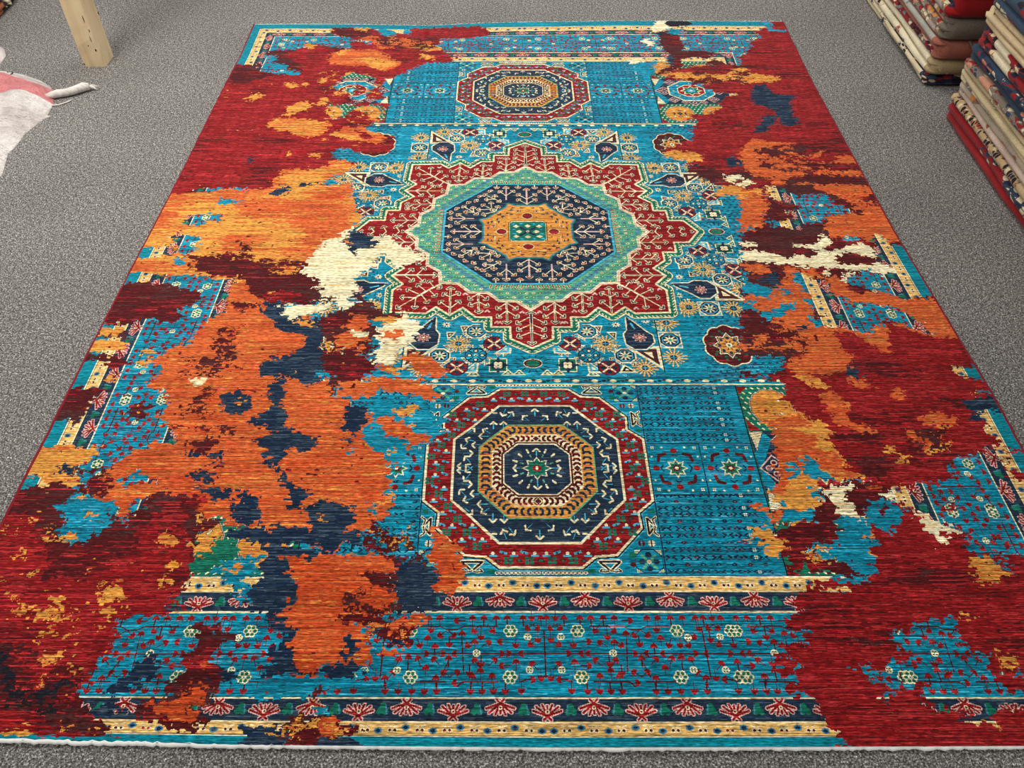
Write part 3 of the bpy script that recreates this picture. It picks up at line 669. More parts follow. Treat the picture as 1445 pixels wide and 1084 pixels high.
# row of cream buds between two guard lines
rect(0,FU,.682,.707,'T'); line([(0,.707),(FU,.707)],.0024,'C'); line([(0,.711),(FU,.711)],.0016,'N'); line([(0,.681),(FU,.681)],.0014,'N')
x=.0145
while x<FU:
    ell(x,.6935,.010,.0052,'C'); ell(x-.026,.693,.006,.004,'N'); ell(x+.014,.697,.0055,.003,'N');ell(x-.013,.690,.0055,.003,'M')
    x+=.0525
x=.29
# ---- central geometric zone (motifs in strips on the diagonal)
def star16(cx,cy,r=.032):
    for k in range(16):
        a=math.pi/8*k+.2
        rr=r*(1.15 if k%4 in(0,3) else .95)
        p0=(cx+.35*r*math.cos(a),cy+.35*r*math.sin(a));p1=(cx+rr*math.cos(a),cy+rr*math.sin(a)*.92)
        line([p0,p1],.0030,'N'); 
    for k in range(16):
        a=math.pi/8*k+.2
        rr=r*(1.15 if k%4 in(0,3) else .95)
        p0=(cx+.38*r*math.cos(a),cy+.38*r*math.sin(a));p1=(cx+rr*math.cos(a),cy+rr*math.sin(a)*.92)
        line([p0,p1],.0022,'Y')
    ell(cx,cy,.3*r,.3*r,'N'); line([(cx-.25*r,cy),(cx+.25*r,cy)],.0012,'L'); line([(cx,cy-.25*r),(cx,cy+.25*r)],.0012,'L')
def rosred(cx,cy,r=.030):
    o=octa(cx,cy,r,r*.93); poly(o,'R'); line(o,.0018,'N',True)
    for k in range(4):
        a=math.pi/4+math.pi/2*k
        line([(cx+.3*r*math.cos(a),cy+.3*r*math.sin(a)),(cx+.8*r*math.cos(a),cy+.75*r*math.sin(a))],.0026,'C')
        b=math.pi/2*k
        ell(cx+.58*r*math.cos(b),cy+.58*r*math.sin(b),.24*r,.24*r,'N')
    ell(cx,cy,.2*r,.18*r,'C'); ell(cx,cy,.1*r,.09*r,'N')
def lattice(cx,cy,r=.030,square=False):
    if square:
        poly([(cx-r,cy-r),(cx+r,cy-r),(cx+r,cy+r),(cx-r,cy+r)],'L'); line([(cx-r,cy-r),(cx+r,cy-r),(cx+r,cy+r),(cx-r,cy+r)],.0018,'C',True)
    o=octa(cx,cy,r,r*.93); poly(o,'N'); line(o,.0021,'C',True)
    o=octa(cx,cy,r*.72,r*.68); line(o,.0014,'L',True)
    for k in range(8):
        a=math.pi/4*k
        line([(cx+.2*r*math.cos(a),cy+.2*r*math.sin(a)),(cx+.55*r*math.cos(a),cy+.52*r*math.sin(a))],.0024,'C')
    ell(cx,cy,.18*r,.18*r,'P')
def blueoct(cx,cy,r=.030):
    o=octa(cx,cy,r,r*.93); poly(o,'T'); line(o,.002,'N',True)
    for k in range(4):
        a=math.pi/2*k
        ell(cx+.62*r*math.cos(a),cy+.6*r*math.sin(a),.28*r,.24*r,'N'); ell(cx+.62*r*math.cos(a),cy+.6*r*math.sin(a),.14*r,.13*r,'C')
        b=a+math.pi/4; line([(cx+.35*r*math.cos(b),cy+.35*r*math.sin(b)),(cx+.85*r*math.cos(b),cy+.8*r*math.sin(b))],.0018,'N')
    poly([(cx+.22*r,cy),(cx,cy+.2*r),(cx-.22*r,cy),(cx,cy-.2*r)],'C'); ell(cx,cy,.1*r,.1*r,'E')
def greensq(cx,cy,r=.031):
    poly([(cx-r*.8,cy-r*.8),(cx+r*.8,cy-r*.8),(cx+r*.8,cy+r*.8),(cx-r*.8,cy+r*.8)],'E'); line([(cx-r*.8,cy-r*.8),(cx+r*.8,cy-r*.8),(cx+r*.8,cy+r*.8),(cx-r*.8,cy+r*.8)],.0016,'C',True)
    s=[]
    for k in range(16):
        a=math.pi/8*k; q=r*(1.15 if k%4==0 else .62 if k%2 else .72); s.append((cx+q*math.cos(a),cy+q*math.sin(a)*.95))
    poly(s,'N'); 
    for k in range(4):
        a=math.pi/4+math.pi/2*k; ell(cx+.27*r*math.cos(a),cy+.27*r*math.sin(a),.21*r,.21*r,'C')
def smallfl(cx,cy):
    for k in range(8):
        a=math.pi/4*k; line([(cx,cy),(cx+.011*math.cos(a),cy+.0095*math.sin(a))],.0019,'C')
    ell(cx,cy,.0032,.0032,'N')
    for k in range(10):
        a=math.pi/5*k+.3; ell(cx+.021*math.cos(a),cy+.017*math.sin(a),.0028,.0022,'N')
def tri(p,fill='B',out='C'):
    poly(p,out); m=(sum(q[0] for q in p)/3,sum(q[1] for q in p)/3)
    poly([(m[0]+(q[0]-m[0])*.66,m[1]+(q[1]-m[1])*.66) for q in p],fill)
    poly([(m[0]+(q[0]-m[0])*.25,m[1]+(q[1]-m[1])*.25) for q in p],'C' if fill!='C' else 'N')
def geo():
    # diagonal strip bands
    for k,(p,q) in enumerate([((.135,.452),(.345,.668)),((.078,.486),(.262,.672)),((.262,.440),(.16,.545)),((.2,.40),(.02,.60))]):
        if k<2:
            line([p,q],.0075,'N'); line([p,q],.0058,'L'); line([p,q],.0030,'T')
    for c in [(.139,.515),(.192,.567),(.241,.617),(.191,.518),(.243,.569),(.295,.621),(.138,.569),(.19,.62),(.139,.617),(.085,.58)]:
        for a in (0,math.pi/2,math.pi,3*math.pi/2):
            m=(c[0]+.0125*math.cos(a+.78),c[1]+.0125*math.sin(a+.78))
            tri([(m[0]-.010,m[1]-.009),(m[0]+.010,m[1]-.009),(m[0]+(.010 if a<2 else -.010),m[1]+.010)],'M' if a in(0,math.pi) else 'B')
    for p in [(.02,.652),(.052,.652),(.15,.655)]: tri([(p[0],p[1]+.02),(p[0]+.04,p[1]+.02),(p[0]+.02,p[1]-.004)],'E')
    tri([(.060,.535),(.062,.585),(.115,.588)],'L'); tri([(.155,.608),(.158,.664),(.205,.664)],'L')
    tri([(.245,.662),(.262,.628),(.30,.662)],'K')
    greensq(.100,.632); 
    ell(0,.625,.045,.038,'T')
    for k in range(14):
        a=2*math.pi*k/14; line([(.036*math.cos(a),.625+.026*math.sin(a)),(.052*math.cos(a),.625+.037*math.sin(a))],.0016,'K')
    ell(0,.625,.028,.0185,'C'); ell(0,.625,.0255,.0165,'M'); ell(0,.625,.020,.012,'E')
    rosred(.112,.544); rosred(.218,.642); blueoct(.165,.592)
    lattice(.166,.492); lattice(.270,.594); star16(.217,.544); star16(.322,.643)
    # outer strip: triangle panel with dark tear-drop
    tri([(.375,.555),(.378,.655),(.275,.555)],'B')
    tri([(.185,.468),(.215,.468),(.205,.50)],'M'); tri([(.225,.495),(.255,.495),(.25,.53)],'B')
    smallfl(.256,.463); smallfl(.349,.448)
    d=[(.292,.432),(.290,.487),(.278,.505),(.281,.545),(.302,.564),(.335,.564),(.360,.538),(.359,.510),(.338,.49)]
    line(d,.0085,'T',True); line(d,.006,'C',True); poly(d,'N'); line(d,.0018,'N',True)
    ell(.321,.519,.021,.018,'N')
    for k in range(8):
        a=math.pi/4*k; line([(.321,.519),(.321+.018*math.cos(a),.519+.0155*math.sin(a))],.0033,'Q')
    for k in range(8):
        a=math.pi/4*k; line([(.321,.519),(.321+.016*math.cos(a),.519+.0145*math.sin(a))],.0017,'R')
    ell(.321,.519,.0035,.0035,'C')
    line([(.302,.458),(.310,.48)],.003,'L')
    tri([(.362,.470),(.395,.470),(.392,.492)],'P','C')
    line([(.30,.440),(.318,.440),(.318,.447)],.002,'C')
    star16(.411,.455,.034); star16(.411,.601,.034); lattice(.411,.529,.032,True)
    line([(.376,.425),(.376,.66)],.0014,'K')
both(geo)
star16(.492,.386,.034)
def scallop(cx,cy):
    s=[]
    for k in range(96):
        a=2*math.pi*k/96; q=1+.10*abs(math.sin(a*5)); s.append((cx+.071*q*math.cos(a),cy+.080*q*math.sin(a)))
    poly(s,'C'); s2=[(cx+(p[0]-cx)*.95,cy+(p[1]-cy)*.95) for p in s]; poly(s2,'M')
    for k in range(40):
        a=2*math.pi*k/20+.1*(k//20); q=.056 if k<20 else .046
        ell(cx+q*math.cos(a),cy+q*1.12*math.sin(a),.0045,.0038,'B' if k%2 else 'E')
    for sc,c in ((1.13,'N'),(1.06,'C'),(.95,'N'),(.86,'G')):
        s=[]
        for k in range(16):
            a=math.pi/8*k; q=.044*sc*(1.05 if k%2==0 else .72); s.append((cx+q*math.cos(a),cy+q*1.1*math.sin(a)))
        poly(s,c)
    for k in range(8):
        a=math.pi/4*k; ell(cx+.028*math.cos(a),cy+.031*math.sin(a),.0055,.0065,'N'); 
        line([(cx,cy),(cx+.018*math.cos(a+.39),cy+.02*math.sin(a+.39))],.0014,'N')
    ell(cx,cy,.009,.010,'C'); ell(cx,cy,.0045,.005,'E')
scallop(.583,.551)
# ---- great star medallion
S_=[(0,.563),(.063,.524),(.064,.474),(.122,.473),(.122,.430),(.169,.430),(.210,.388),(.249,.422),(.293,.385),(.322,.414),(.431,.409)]
def full(S): return S+[transp(p) for p in S[::-1]]
RED=full(S_); GRN=full([(0,.398),(.045,.359),(.097,.358),(.134,.319),(.191,.318),(.228,.277),(.286,.272)])
OCT=full([(0,.276),(.122,.276)]); GST=full([(0,.143),(.044,.143),(.067,.155),(.074,.133),(.108,.103)])
line(RED,.032,'T'); line(RED,.025,'K'); line(RED,.0235,'C'); line(RED,.0195,'E')
# light triangles along the green band
def ticks(S,rad,n,col,r,st=.0125,off=0):
    for (x0,y0),(x1,y1) in zip(S[:-1],S[1:]):
        L=math.hypot(x1-x0,y1-y0);dx,dy=(x1-x0)/L,(y1-y0)/L
        nx,ny=-dy,dx
        if nx*(x0+x1)+ny*(y0+y1)<0: nx,ny=-nx,-ny
        k=0
        while k*st<L:
            x,y=x0+dx*k*st+nx*rad,y0+dy*k*st+ny*rad
            line([(x,y),(x+dx*.005+nx*.004,y+dy*.005+ny*.004)],r,col); k+=1
ticks(RED,.0135,0,'C',.0018)
poly([(0,0)]+RED,'R'); line(RED,.0034,'C')
ARROWS=[('S',2,406,0,548),('H',4,427,2,407),('a',8,432,44,459),('a',7,465,43,488),('a',6,498,42,517),('S',75,366,73,459),('a',74,367,42,395),('a',73,403,40,431),('a',76,367,105,395),('a',75,403,103,431),('S',164,323,160,412),('a',163,325,134,351),('a',160,363,132,382),('a',164,325,193,350),('a',162,363,191,378),('S',249,419,252,293),('a',250,336,222,320),('a',248,390,220,357),('a',248,342,275,323),('a',250,390,284,359),('b',284,278,320,306),('b',320,306,359,342),('a',359,342,406,341),('a',359,342,413,391),('a',359,342,358,391),('a',348,328,389,302),('a',344,325,319,366),('a',320,306,296,337),('a',329,312,359,281),('a',305,293,324,263),('a',298,287,282,298),('S',434,236,299,236),('a',365,236,341,197),('a',404,236,379,204),('a',365,236,338,269),('a',404,236,373,265),('S',333,152,434,152),('a',339,152,367,117),('a',376,152,404,121),('a',339,152,367,181),('a',380,152,400,179),('a',406,152,430,123),('S',378,61,476,61),('a',382,61,409,24),('a',416,61,445,28),('a',382,61,408,93),('a',420,61,444,93),('S',421,-5,578,-5),('H',458,-5,422,-5),('a',438,-5,457,29),('a',483,-5,500,28),('a',524,-5,542,22),('q',377,101,0,0),('q',95,455,0,0),('q',104,453,0,0),('q',327,390,0,0),('q',27,408,0,0),('q',329,188,0,0),('q',480,94,0,0),('q',134,403,0,0),('q',413,303,0,0),('q',204,325,0,0)]
for k,a,b,c,d in ARROWS:
    p=(a/1000,b/1000);q=(c/1000,d/1000)
    if k=='q':
        line([(p[0]-.006,p[1]+.004),(p[0],p[1]-.004),(p[0]+.006,p[1]+.003)],.0028,'Q'); continue
    ang=math.atan2(q[1]-p[1],q[0]-p[0])
    if k in 'Sb': line([p,q],.0032,'C'); 
    if k=='S': line([p,q],.0011,'N')
    if k=='a': line([p,q],.0017,'C')
    if k!='b': chev(q[0],q[1],ang,.0125 if k in 'SH' else .0095,'N')
poly([(0,0)]+GRN,'P')
gm=[]
def flgreen(x,y):
    for a,b in((-1,-1),(1,-1),(-1,1),(1,1)): ell(x+a*.0050,y+b*.0044,.0044,.0038,'U')
    ell(x,y,.0020,.0020,'M')
rs=np.random.RandomState(3)
for i in range(150):
    for j in range(150):
        x=.0105+i*.0205;y=.0095+j*.0195
        if x>.45 or y>.42: continue
        if not inside([(0,0)]+GRN,np.array([x]),np.array([y]))[0]: continue
        k=(i+j)%3
        if k==0: flgreen(x,y)
        elif k==1: ell(x,y,.0056,.0046,'C'); ell(x,y,.0026,.0022,'R')
        else: ell(x,y,.0060,.0045,'E'); ell(x,y,.0026,.0020,'C')
line(GRN,.0055,'C'); line(GRN,.0016,'Q')
poly([(0,0)]+full([(0,.300),(.132,.300)]),'P')
def comb():
    x=.006
    while x<.125:
        line([(x,.283),(x+.004,.296)],.0034,'C'); line([(x,.283),(x+.004,.296)],.002,'R'); x+=.0165
both(comb)
for k in range(14):
    t=k/13; flgreen(.137+t*(.296-.137)*.98+.004,.296+(.122-.296)*t+.004)
line(OCT,.0058,'K'); line(OCT,.0046,'L'); poly([(0,0)]+OCT,'N'); line(OCT,.0030,'L'); 
def navyarrows():
    for k,a,b,c,d in [('S',0,153,0,250),('a',0,185,34,215),('a',0,155,34,184),('S',75,180,75,262),('a',75,206,100,235),('a',75,206,46,238),('h',109,272,109,252),('h',31,272,31,252)]:
        p=(a/1000,b/1000);q=(c/1000,d/1000); ang=math.atan2(q[1]-p[1],q[0]-p[0])
        line([p,q],.0026 if k=='S' else .0017,'Q' if k=='S' else 'C'); chev(q[0],q[1],ang,.0105 if k=='S' else .0085,'R')
both(navyarrows)
for a,b,c,d in [(126,124,176,120),(126,124,129,164),(126,124,161,151),(115,110,126,124),(115,110,158,92),(112,112,102,141),(189,106,221,108),(189,106,193,136),(189,106,229,141),(189,106,176,94),(115,184,150,182),(115,184,115,208),(115,184,155,214),(115,184,96,168),(206,158,213,166),(176,168,186,177),(166,198,173,206),(246,122,253,130),(130,232,136,238)]:
    p=(a/1000,b/1000);q=(c/1000,d/1000); line([p,q],.0017,'C'); chev(q[0],q[1],math.atan2(q[1]-p[1],q[0]-p[0]),.0085,'R')
line(GST,.0085,'E'); line(GST,.0050,'U'); poly([(0,0)]+GST,'G')
rs=np.random.RandomState(5)
def goldbits():
    for p in [(.02,.130),(.05,.130),(.03,.112),(.055,.118),(.07,.100),(.085,.082),(.055,.095),(.10,.09)]:
        line([(p[0]-.0055,p[1]+.001),(p[0]+.005,p[1]-.001)],.0021,'N'); ell(p[0]+.002,p[1]+.003,.003,.002,'N')
    ell(0,.086,.0195,.017,'C'); ell(0,.086,.0175,.015,'B');ell(0,.086,.0155,.0135,'R'); ell(.032,.078,.003,.003,'N')
    line([(.028,.122),(.028,.108),(.062,.108)],.0008,'C')
both(goldbits)
rect(0,.067,0,.051,'B'); rect(0,.06,0,.058,'B');rect(0,.0645,0,.0485,'C'); rect(0,.058,0,.056,'C'); rect(0,.062,0,.046,'E'); rect(0,.056,0,.0535,'E')
for a,b in((.030,0),(0,.030),(.040,.028),):
    poly([(a+.011,b),(a,b+.009),(a-.011,b),(a,b-.009)],'C')
for a,b in((.022,.042),(.048,.012),(.050,.040)): ell(a,b,.0075,.005,'T'); ell(a,b,.003,.002,'L')
line([(0,0),(.024,.020)],.005,'N'); ell(0,0,.006,.005,'C'); ell(0,0,.003,.0025,'R')
# ---- end medallions (octagons in a square panel)
MC=.988
rect(0,.288,.713,FV,'T')
def sy(S): return [(x,MC+y) for x,y in S]+[(x,MC-y) for x,y in S[::-1]]
MR=sy([(0,.262),(.095,.262),(.128,.236),(.178,.232),(.246,.164),(.243,.124),(.283,.090)])
line(MR,.009,'L'); line(MR,.0065,'K'); poly(MR,'R'); line(MR,.0028,'C')
rs=np.random.RandomState(8)
def redmot(x,y,k):
    if k==0:
        for a,b in((-1,-1),(1,-1),(-1,1),(1,1)): ell(x+a*.0058,y+b*.005,.0052,.0045,'E')
        ell(x,y,.002,.002,'N')
    elif k==1: ell(x,y,.0042,.0042,'C'); line([(x-.008,y+.006),(x+.006,y+.006)],.0025,'L')
    elif k==2: ell(x,y,.0075,.0042,'B'); ell(x,y,.003,.002,'E')
    else: line([(x-.006,y),(x+.006,y-.004)],.003,'L'); ell(x,y,.002,.003,'N')
for i in range(20):
    for j in range(-16,17):
        x=.002+i*.0245+(.012 if j%2 else 0); y=MC+j*.0175
        rd=max(x/.214,abs(y-MC)/.203,(x+abs(y-MC))/.303)
        if rd>1.05 and inside(MR,np.array([x+.006 if x<.24 else x]),np.array([y]))[0] and inside(MR,np.array([max(0,x-.0)]),np.array([y+math.copysign(.008,y-MC)]))[0]:
            redmot(x,y,(i*2+abs(j))%4)
MN=sy([(0,.203),(.097,.203),(.215,.088)]); poly(MN,'D'); line(MN,.0030,'C')
def mring(pts,fn):
    for x,y,a in pts:
        fn(x,MC+y,a); fn(x,MC-y,-a)
def vv(x,y,a):
    c,s=math.cos(a),math.sin(a)
    P=lambda p,q:(x+p*c-q*s,y+p*s+q*c)
    line([P(-.0075,-.0085),P(0,0),P(-.0075,.0085)],.0023,'C')
    line([P(-.024,0),P(-.006,0)],.0009,'L')
mring([(0,.193,1.57),(.033,.170,.8),(.060,.182,2.2),(.088,.170,-1.2),(.085,.150,1.57),(.112,.150,1.57),(.115,.180,-.8),(.140,.125,.6),(.162,.128,2.4),(.150,.100,0),(.185,.090,.3),(.168,.070,0),(.195,.060,-.8),(.185,.035,.9),(.165,.045,3.1),(.203,0.006,0),(.182,.010,.7),],vv)
MG=sy([(0,.138),(.073,.138),(.147,.062)]); line(MG,.0048,'K'); line(MG,.0040,'P'); poly(MG,'G')
MW=sy([(0,.106),(.058,.106),(.116,.050)])
MI=sy([(0,.075),(.050,.075),(.087,.043)])
def crescents(S,fill,rr,sp):
    # crescents marching along the ring
    for (x0,y0),(x1,y1) in zip(S[:-1],S[1:]):
        L=math.hypot(x1-x0,y1-y0)
        if L<.005: continue
        n=max(1,int(round(L/sp)))
        for k in range(n):
            t=(k+.5)/n; x,y=x0+(x1-x0)*t,y0+(y1-y0)*t
            dx,dy=(x1-x0)/L,(y1-y0)/L; nx,ny=-dy,dx
            line([(x+nx*rr-dx*.0035,y+ny*rr-dy*.0035),(x+nx*rr*.55+dx*.0012,y+ny*rr*.55+dy*.0012),(x-nx*rr*.55+dx*.0012,y-ny*rr*.55+dy*.0012),(x-nx*rr-dx*.0035,y-ny*rr-dy*.0035)],.0034,fill)
crescents(sy([(0,.122),(.065,.122),(.131,.056)]),'N',.009,.0165)
poly(MW,'C')
crescents(sy([(0,.092),(.054,.092),(.103,.047)]),'M',.008,.0135)
for x,y in((0,.092),(.103,0)):
    ell(x,MC+y,.010,.008,'C'); ell(x,MC-y,.010,.008,'C')
    for s in(1,-1):
        Y=MC+s*y
        poly([(x+.009,Y),(x,Y+.009),(x-.009,Y),(x,Y-.009)],'M'); ell(x,Y,.004,.003,'B')
line(MI,.0036,'M'); poly(MI,'D'); line(MI,.0030,'C'); 
line(MI,.0036,'M'); line([(p[0]*.97,MC+(p[1]-MC)*.97) for p in MI],.0018,'C')
for k in range(-8,9):
    a=math.pi/8*k
    q=(.058*math.cos(a),.053*math.sin(a))
    if abs(k)%4==0 : vv(q[0]*1.05,MC+q[1]*1.1,a)
    else: line([(q[0]*.95,MC+q[1]*.95),(q[0]*1.12,MC+q[1]*1.12)],.0026,'C')
    if k%2: line([(q[0]*.66,MC+q[1]*.68),(q[0]*.76,MC+q[1]*.78)],.0022,'P')
for col,sc in(('C',1.16),('E',1.0)):
    for k in range(-4,5):
        a=math.pi/4*k; poly([(0,MC),(.022*sc*math.cos(a-.33),MC+.02*sc*math.sin(a-.33)),(.033*sc*math.cos(a),MC+.029*sc*math.sin(a)),(.022*sc*math.cos(a+.33),MC+.02*sc*math.sin(a+.33))],col)
ell(0,MC,.012,.009,'R'); ell(0,MC,.003,.006,'C')
# square corners and chain guards
for s in(1,-1):
    cy=MC+s*.248
    o=octa(.252,cy,.032,.030); line(o,.0014,'N',True)
    for k in range(4):
        a=math.pi/4+math.pi/2*k
        line([(.252+.009*math.cos(a),cy+.009*math.sin(a)),(.252+.022*math.cos(a),cy+.022*math.sin(a))],.0028,'P')
        b=math.pi/2*k
        ell(.252+.017*math.cos(b),cy+.017*math.sin(b),.008,.006,'N')
        tri([(.252+.031*(1 if math.cos(a)>0 else -1),cy+.028*(1 if math.sin(a)>0 else -1)),(.252+.017*(1 if math.cos(a)>0 else -1),cy+.028*(1 if math.sin(a)>0 else -1)),(.252+.031*(1 if math.cos(a)>0 else -1),cy+.016*(1 if math.sin(a)>0 else -1))],'P')
    ell(.252,cy,.0055,.005,'C')
    def tw(cx,cy2,sw):
        T_=lambda p,q:(cx+(q if sw else p),cy2+s*(p if sw else q))
        z=[T_(-.024,-.012),T_(.024,-.012),T_(0,.010)]
        line(z,.0048,'C',True); line(z,.0024,'K',True)
        for e in(-1,1):
            z=[T_(0,.010),T_(e*.012,.014),T_(e*.024,.012),T_(e*.020,.006)]
            line(z,.0036,'C'); line(z,.0018,'K')
    tw(.160,cy+s*.012,False); 
    z=[(.262,MC+s*.140),(.262,MC+s*.180),(.279,MC+s*.160)]
    line(z,.0045,'C',True); line(z,.0022,'K',True)
    for e in(-.024,.024): 
        z=[(.279,MC+s*(.160)),(.275,MC+s*(.160+e*.7)),(.284,MC+s*(.160+e))]; line(z,.0034,'C'); line(z,.0016,'K')
    bitmap(X4,.264,MC+s*.203,{'#':'C'}); ell(.264,MC+s*.203,.0085,.0075,'C'); line([(.264,MC+s*.203-.008),(.264,MC+s*.203+.008)],.001,'N');line([(.255,MC+s*.203),(.273,MC+s*.203)],.001,'N')
    ell(.240,MC+s*.203,.0085,.0075,'M'); line([(.240,MC+s*.203-.008),(.240,MC+s*.203+.008)],.001,'T')
    ell(.215,MC+s*.232,.009,.008,'E'); ell(.115,MC+s*.272,.010,.008,'E'); ell(.214,MC+s*.255,.007,.006,'M'); ell(.276,MC+s*.12,.008,.006,'E')
    x=.006
    while x<.105:
        ell(x,MC+s*.277,.0050,.0050,'C'); ell(x,MC+s*.277,.0026,.0026,'N'); x+=.0096
line([(.288,.713),(.288,FV)],.0014,'N')
# two square cells either side
line([(.290,.913),(.567,.913)],.0014,'N'); line([(.290,1.062),(.567,1.062)],.0014,'N')
for cx in(.358,.497):
    rect(cx-.068,cx+.068,.915,1.060,'T')
    for e in(-.0695,.0695): line([(cx+e,.913),(cx+e,1.062)],.0012,'N')
    for col,sc in(('C',1.0),('E',.80),('M',.45)):
        s=[]
        for k in range(16):
            a=math.pi/8*k; q=sc*(.030 if k%2==0 else .018); s.append((cx+q*math.cos(a),MC+q*.95*math.sin(a)))
        poly(s,col)
    ell(cx,MC,.005,.004,'C')
    for a,b in((.052,0),(-.052,0),(0,.052),(0,-.052)):
        ell(cx+a,MC+b,.009,.0075,'R')
    for a,b in((.04,0),(-.04,0),(0,.04),(0,-.04)):
        line([(cx+a*.85-b*.2,MC+b*.85-a*.2),(cx+a,MC+b),(cx+a*.85+b*.2,MC+b*.85+a*.2)],.002,'N')
    for a in(-1,1):
        for b in(-1,1):
            line([(cx+a*.024,MC+b*.042),(cx+a*.040,MC+b*.038),(cx+a*.044,MC+b*.022)],.0045,'M')
            bitmap(X4,cx+a*.055,MC+b*.060,{'#':'C'}); ell(cx+a*.030,MC+b*.062,.0028,.0028,'C'); ell(cx+a*.060,MC+b*.034,.0028,.0028,'C'); ell(cx+a*.042,MC+b*.064,.004,.003,'E')
# corner panels: green ground, gold rosettes, star in an octagon
rect(.567,FU,.713,FV,'E'); line([(.567,.713),(.567,FV)],.0016,'K')
for i in range(18):
    for j in range(32):
        x=.575+i*.018+(.009 if j%2 else 0); y=.722+j*.0175
        if x<FU-.004: line([(x-.002,y-.002),(x+.002,y+.002)],.0023,'C')
PC=.730
for cx in(.652,.808):
    for cy in(.790,1.186):
        s=[]
        for k in range(64):
            a=2*math.pi*k/64; q=1+.06*abs(math.sin(a*6)); s.append((cx+.056*q*math.cos(a),cy+.058*q*math.sin(a)))
        line(s,.0032,'Q',True); line(s,.0016,'N',True); poly(s,'G')
        poly([(cx+.013,cy),(cx,cy+.014),(cx-.013,cy),(cx,cy-.014)],'M'); ell(cx,cy,.005,.005,'E')
        for k in range(4):
            a=math.pi/2*k; p0=(cx+.020*math.cos(a),cy+.020*math.sin(a)); p1=(cx+.042*math.cos(a),cy+.042*math.sin(a))
            line([p0,p1],.0014,'N'); line([(p0[0]+.009*math.sin(a)+.006*math.cos(a),p0[1]+.009*math.cos(a)+.006*math.sin(a)),p0,(p0[0]-.009*math.sin(a)+.006*math.cos(a),p0[1]-.009*math.cos(a)+.006*math.sin(a))],.0024,'N')
            a+=math.pi/4; line([(cx+.028*math.cos(a),cy+.028*math.sin(a)),(cx+.037*math.cos(a),cy+.037*math.sin(a))],.0042,'N'); line([(cx+.028*math.cos(a),cy+.028*math.sin(a)),(cx+.037*math.cos(a),cy+.037*math.sin(a))],.0026,'C')
for a,b,c in(((.568,.715),(.600,.715),(.570,.745)),((.570,.83),(.572,.868),(.605,.868)),((.570,1.145),(.572,1.107),(.605,1.107)),((.568,1.276),(.600,1.276),(.570,1.245))): poly([a,b,c],'R')
rect(.569,FU,.870,1.105,'N')
poly([(.569,.872),(.605,.872),(.578,.935)],'C'); poly([(.569,1.103),(.605,1.103),(.578,1.040)],'C')
poly([(.578,.935),(.607,.873),(.625,.90),(.585,.975),(.571,.99),(.57,.94)],'T'); poly([(.578,1.040),(.607,1.102),(.625,1.075),(.585,1.0),(.571,.985),(.57,1.035)],'T')
for k in range(8): 
    line([(.568,.875+k*.009),(.604,.875+k*.009-.01)],.0007,'K',only='C'); line([(.568,1.04+k*.009),(.604,1.04+k*.009+.01)],.0007,'K',only='C')
def lat(cx,cy,r):
    poly([(cx-r,cy),(cx,cy-r),(cx+r,cy),(cx,cy+r)],'Q'); poly([(cx-r*.88,cy),(cx,cy-r*.88),(cx+r*.88,cy),(cx,cy+r*.88)],'N')
    for k in range(4):
        a=math.pi/2*k; x,y=cx+r*.4*math.cos(a),cy+r*.4*math.sin(a)
        ell(x,y,r*.22,r*.2,'Q'); ell(x,y,r*.13,r*.12,'M'); 
    line([(cx-r*.5,cy-r*.0),(cx+r*.5,cy)],.001,'Q')
for cx,cy,r in((.612,MC,.040),(.848,MC,.040),(PC,.900,.045),(PC,1.076,.045),(.645,.905,.026),(.645,1.07,.026),(.815,.905,.026),(.815,1.07,.026),(.69,.885,.018),(.77,.885,.018),(.69,1.09,.018),(.77,1.09,.018)): lat(cx,cy,r)
o=octa(PC,MC,.098,.090); poly(o,'T'); line(o,.0028,'C',True)
for k in range(16):
    a=math.pi/8*k; bitmap(X4,PC+.078*math.cos(a),MC+.072*math.sin(a),{'#':'N' if k%2 else 'C'})
o=octa(PC,MC,.058,.054); poly(o,'R'); line(o,.0022,'C',True)
for col,sc in(('C',1.0),('E',.84),('L',.45)):
    s=[]
    for k in range(16):
        a=math.pi/8*k; q=sc*(.050 if k%2==0 else .032); s.append((PC+q*math.cos(a),MC+q*.95*math.sin(a)))
    poly(s,col)
ell(PC,MC,.007,.006,'C')
# ---- borders; w = distance in from the pile edge, s = distance along from the middle
def bmask():
    du=HA-UU[None,:]+0*VV[:,None]; dv=HB-VV[:,None]+0*UU[None,:]
    return du,dv
du,dv=bmask()
wd=np.minimum(du,dv)
def band(a,b,col):
    m=(wd>=a)&(wd<b); Q[m]=ci[col]
band(0,.036,'W'); band(.036,.038,'C'); band(.038,.040,'K')
band(.040,.071,'Y'); band(.071,.0735,'C'); band(.0735,.076,'K'); band(.076,.1165,'D'); band(.1165,.1205,'C')
band(.1205,.3035,'T'); band(.3035,.3075,'C'); band(.3075,.350,'D'); band(.350,.354,'C'); band(.354,.3865,'Y'); band(.3865,.3905,'C')
band(.3905,.3925,'N')
def border(long_,fn,along,w,*a):
    """place motif fn at distance along the side and depth w; TR maps (s,w) -> quarter coordinates"""
    global TR
    old=TR
    if long_: TR=lambda p:(HA-p[1],p[0])
    else: TR=lambda p:(p[0],HB-p[1])
    fn(along,w,*a); TR=old
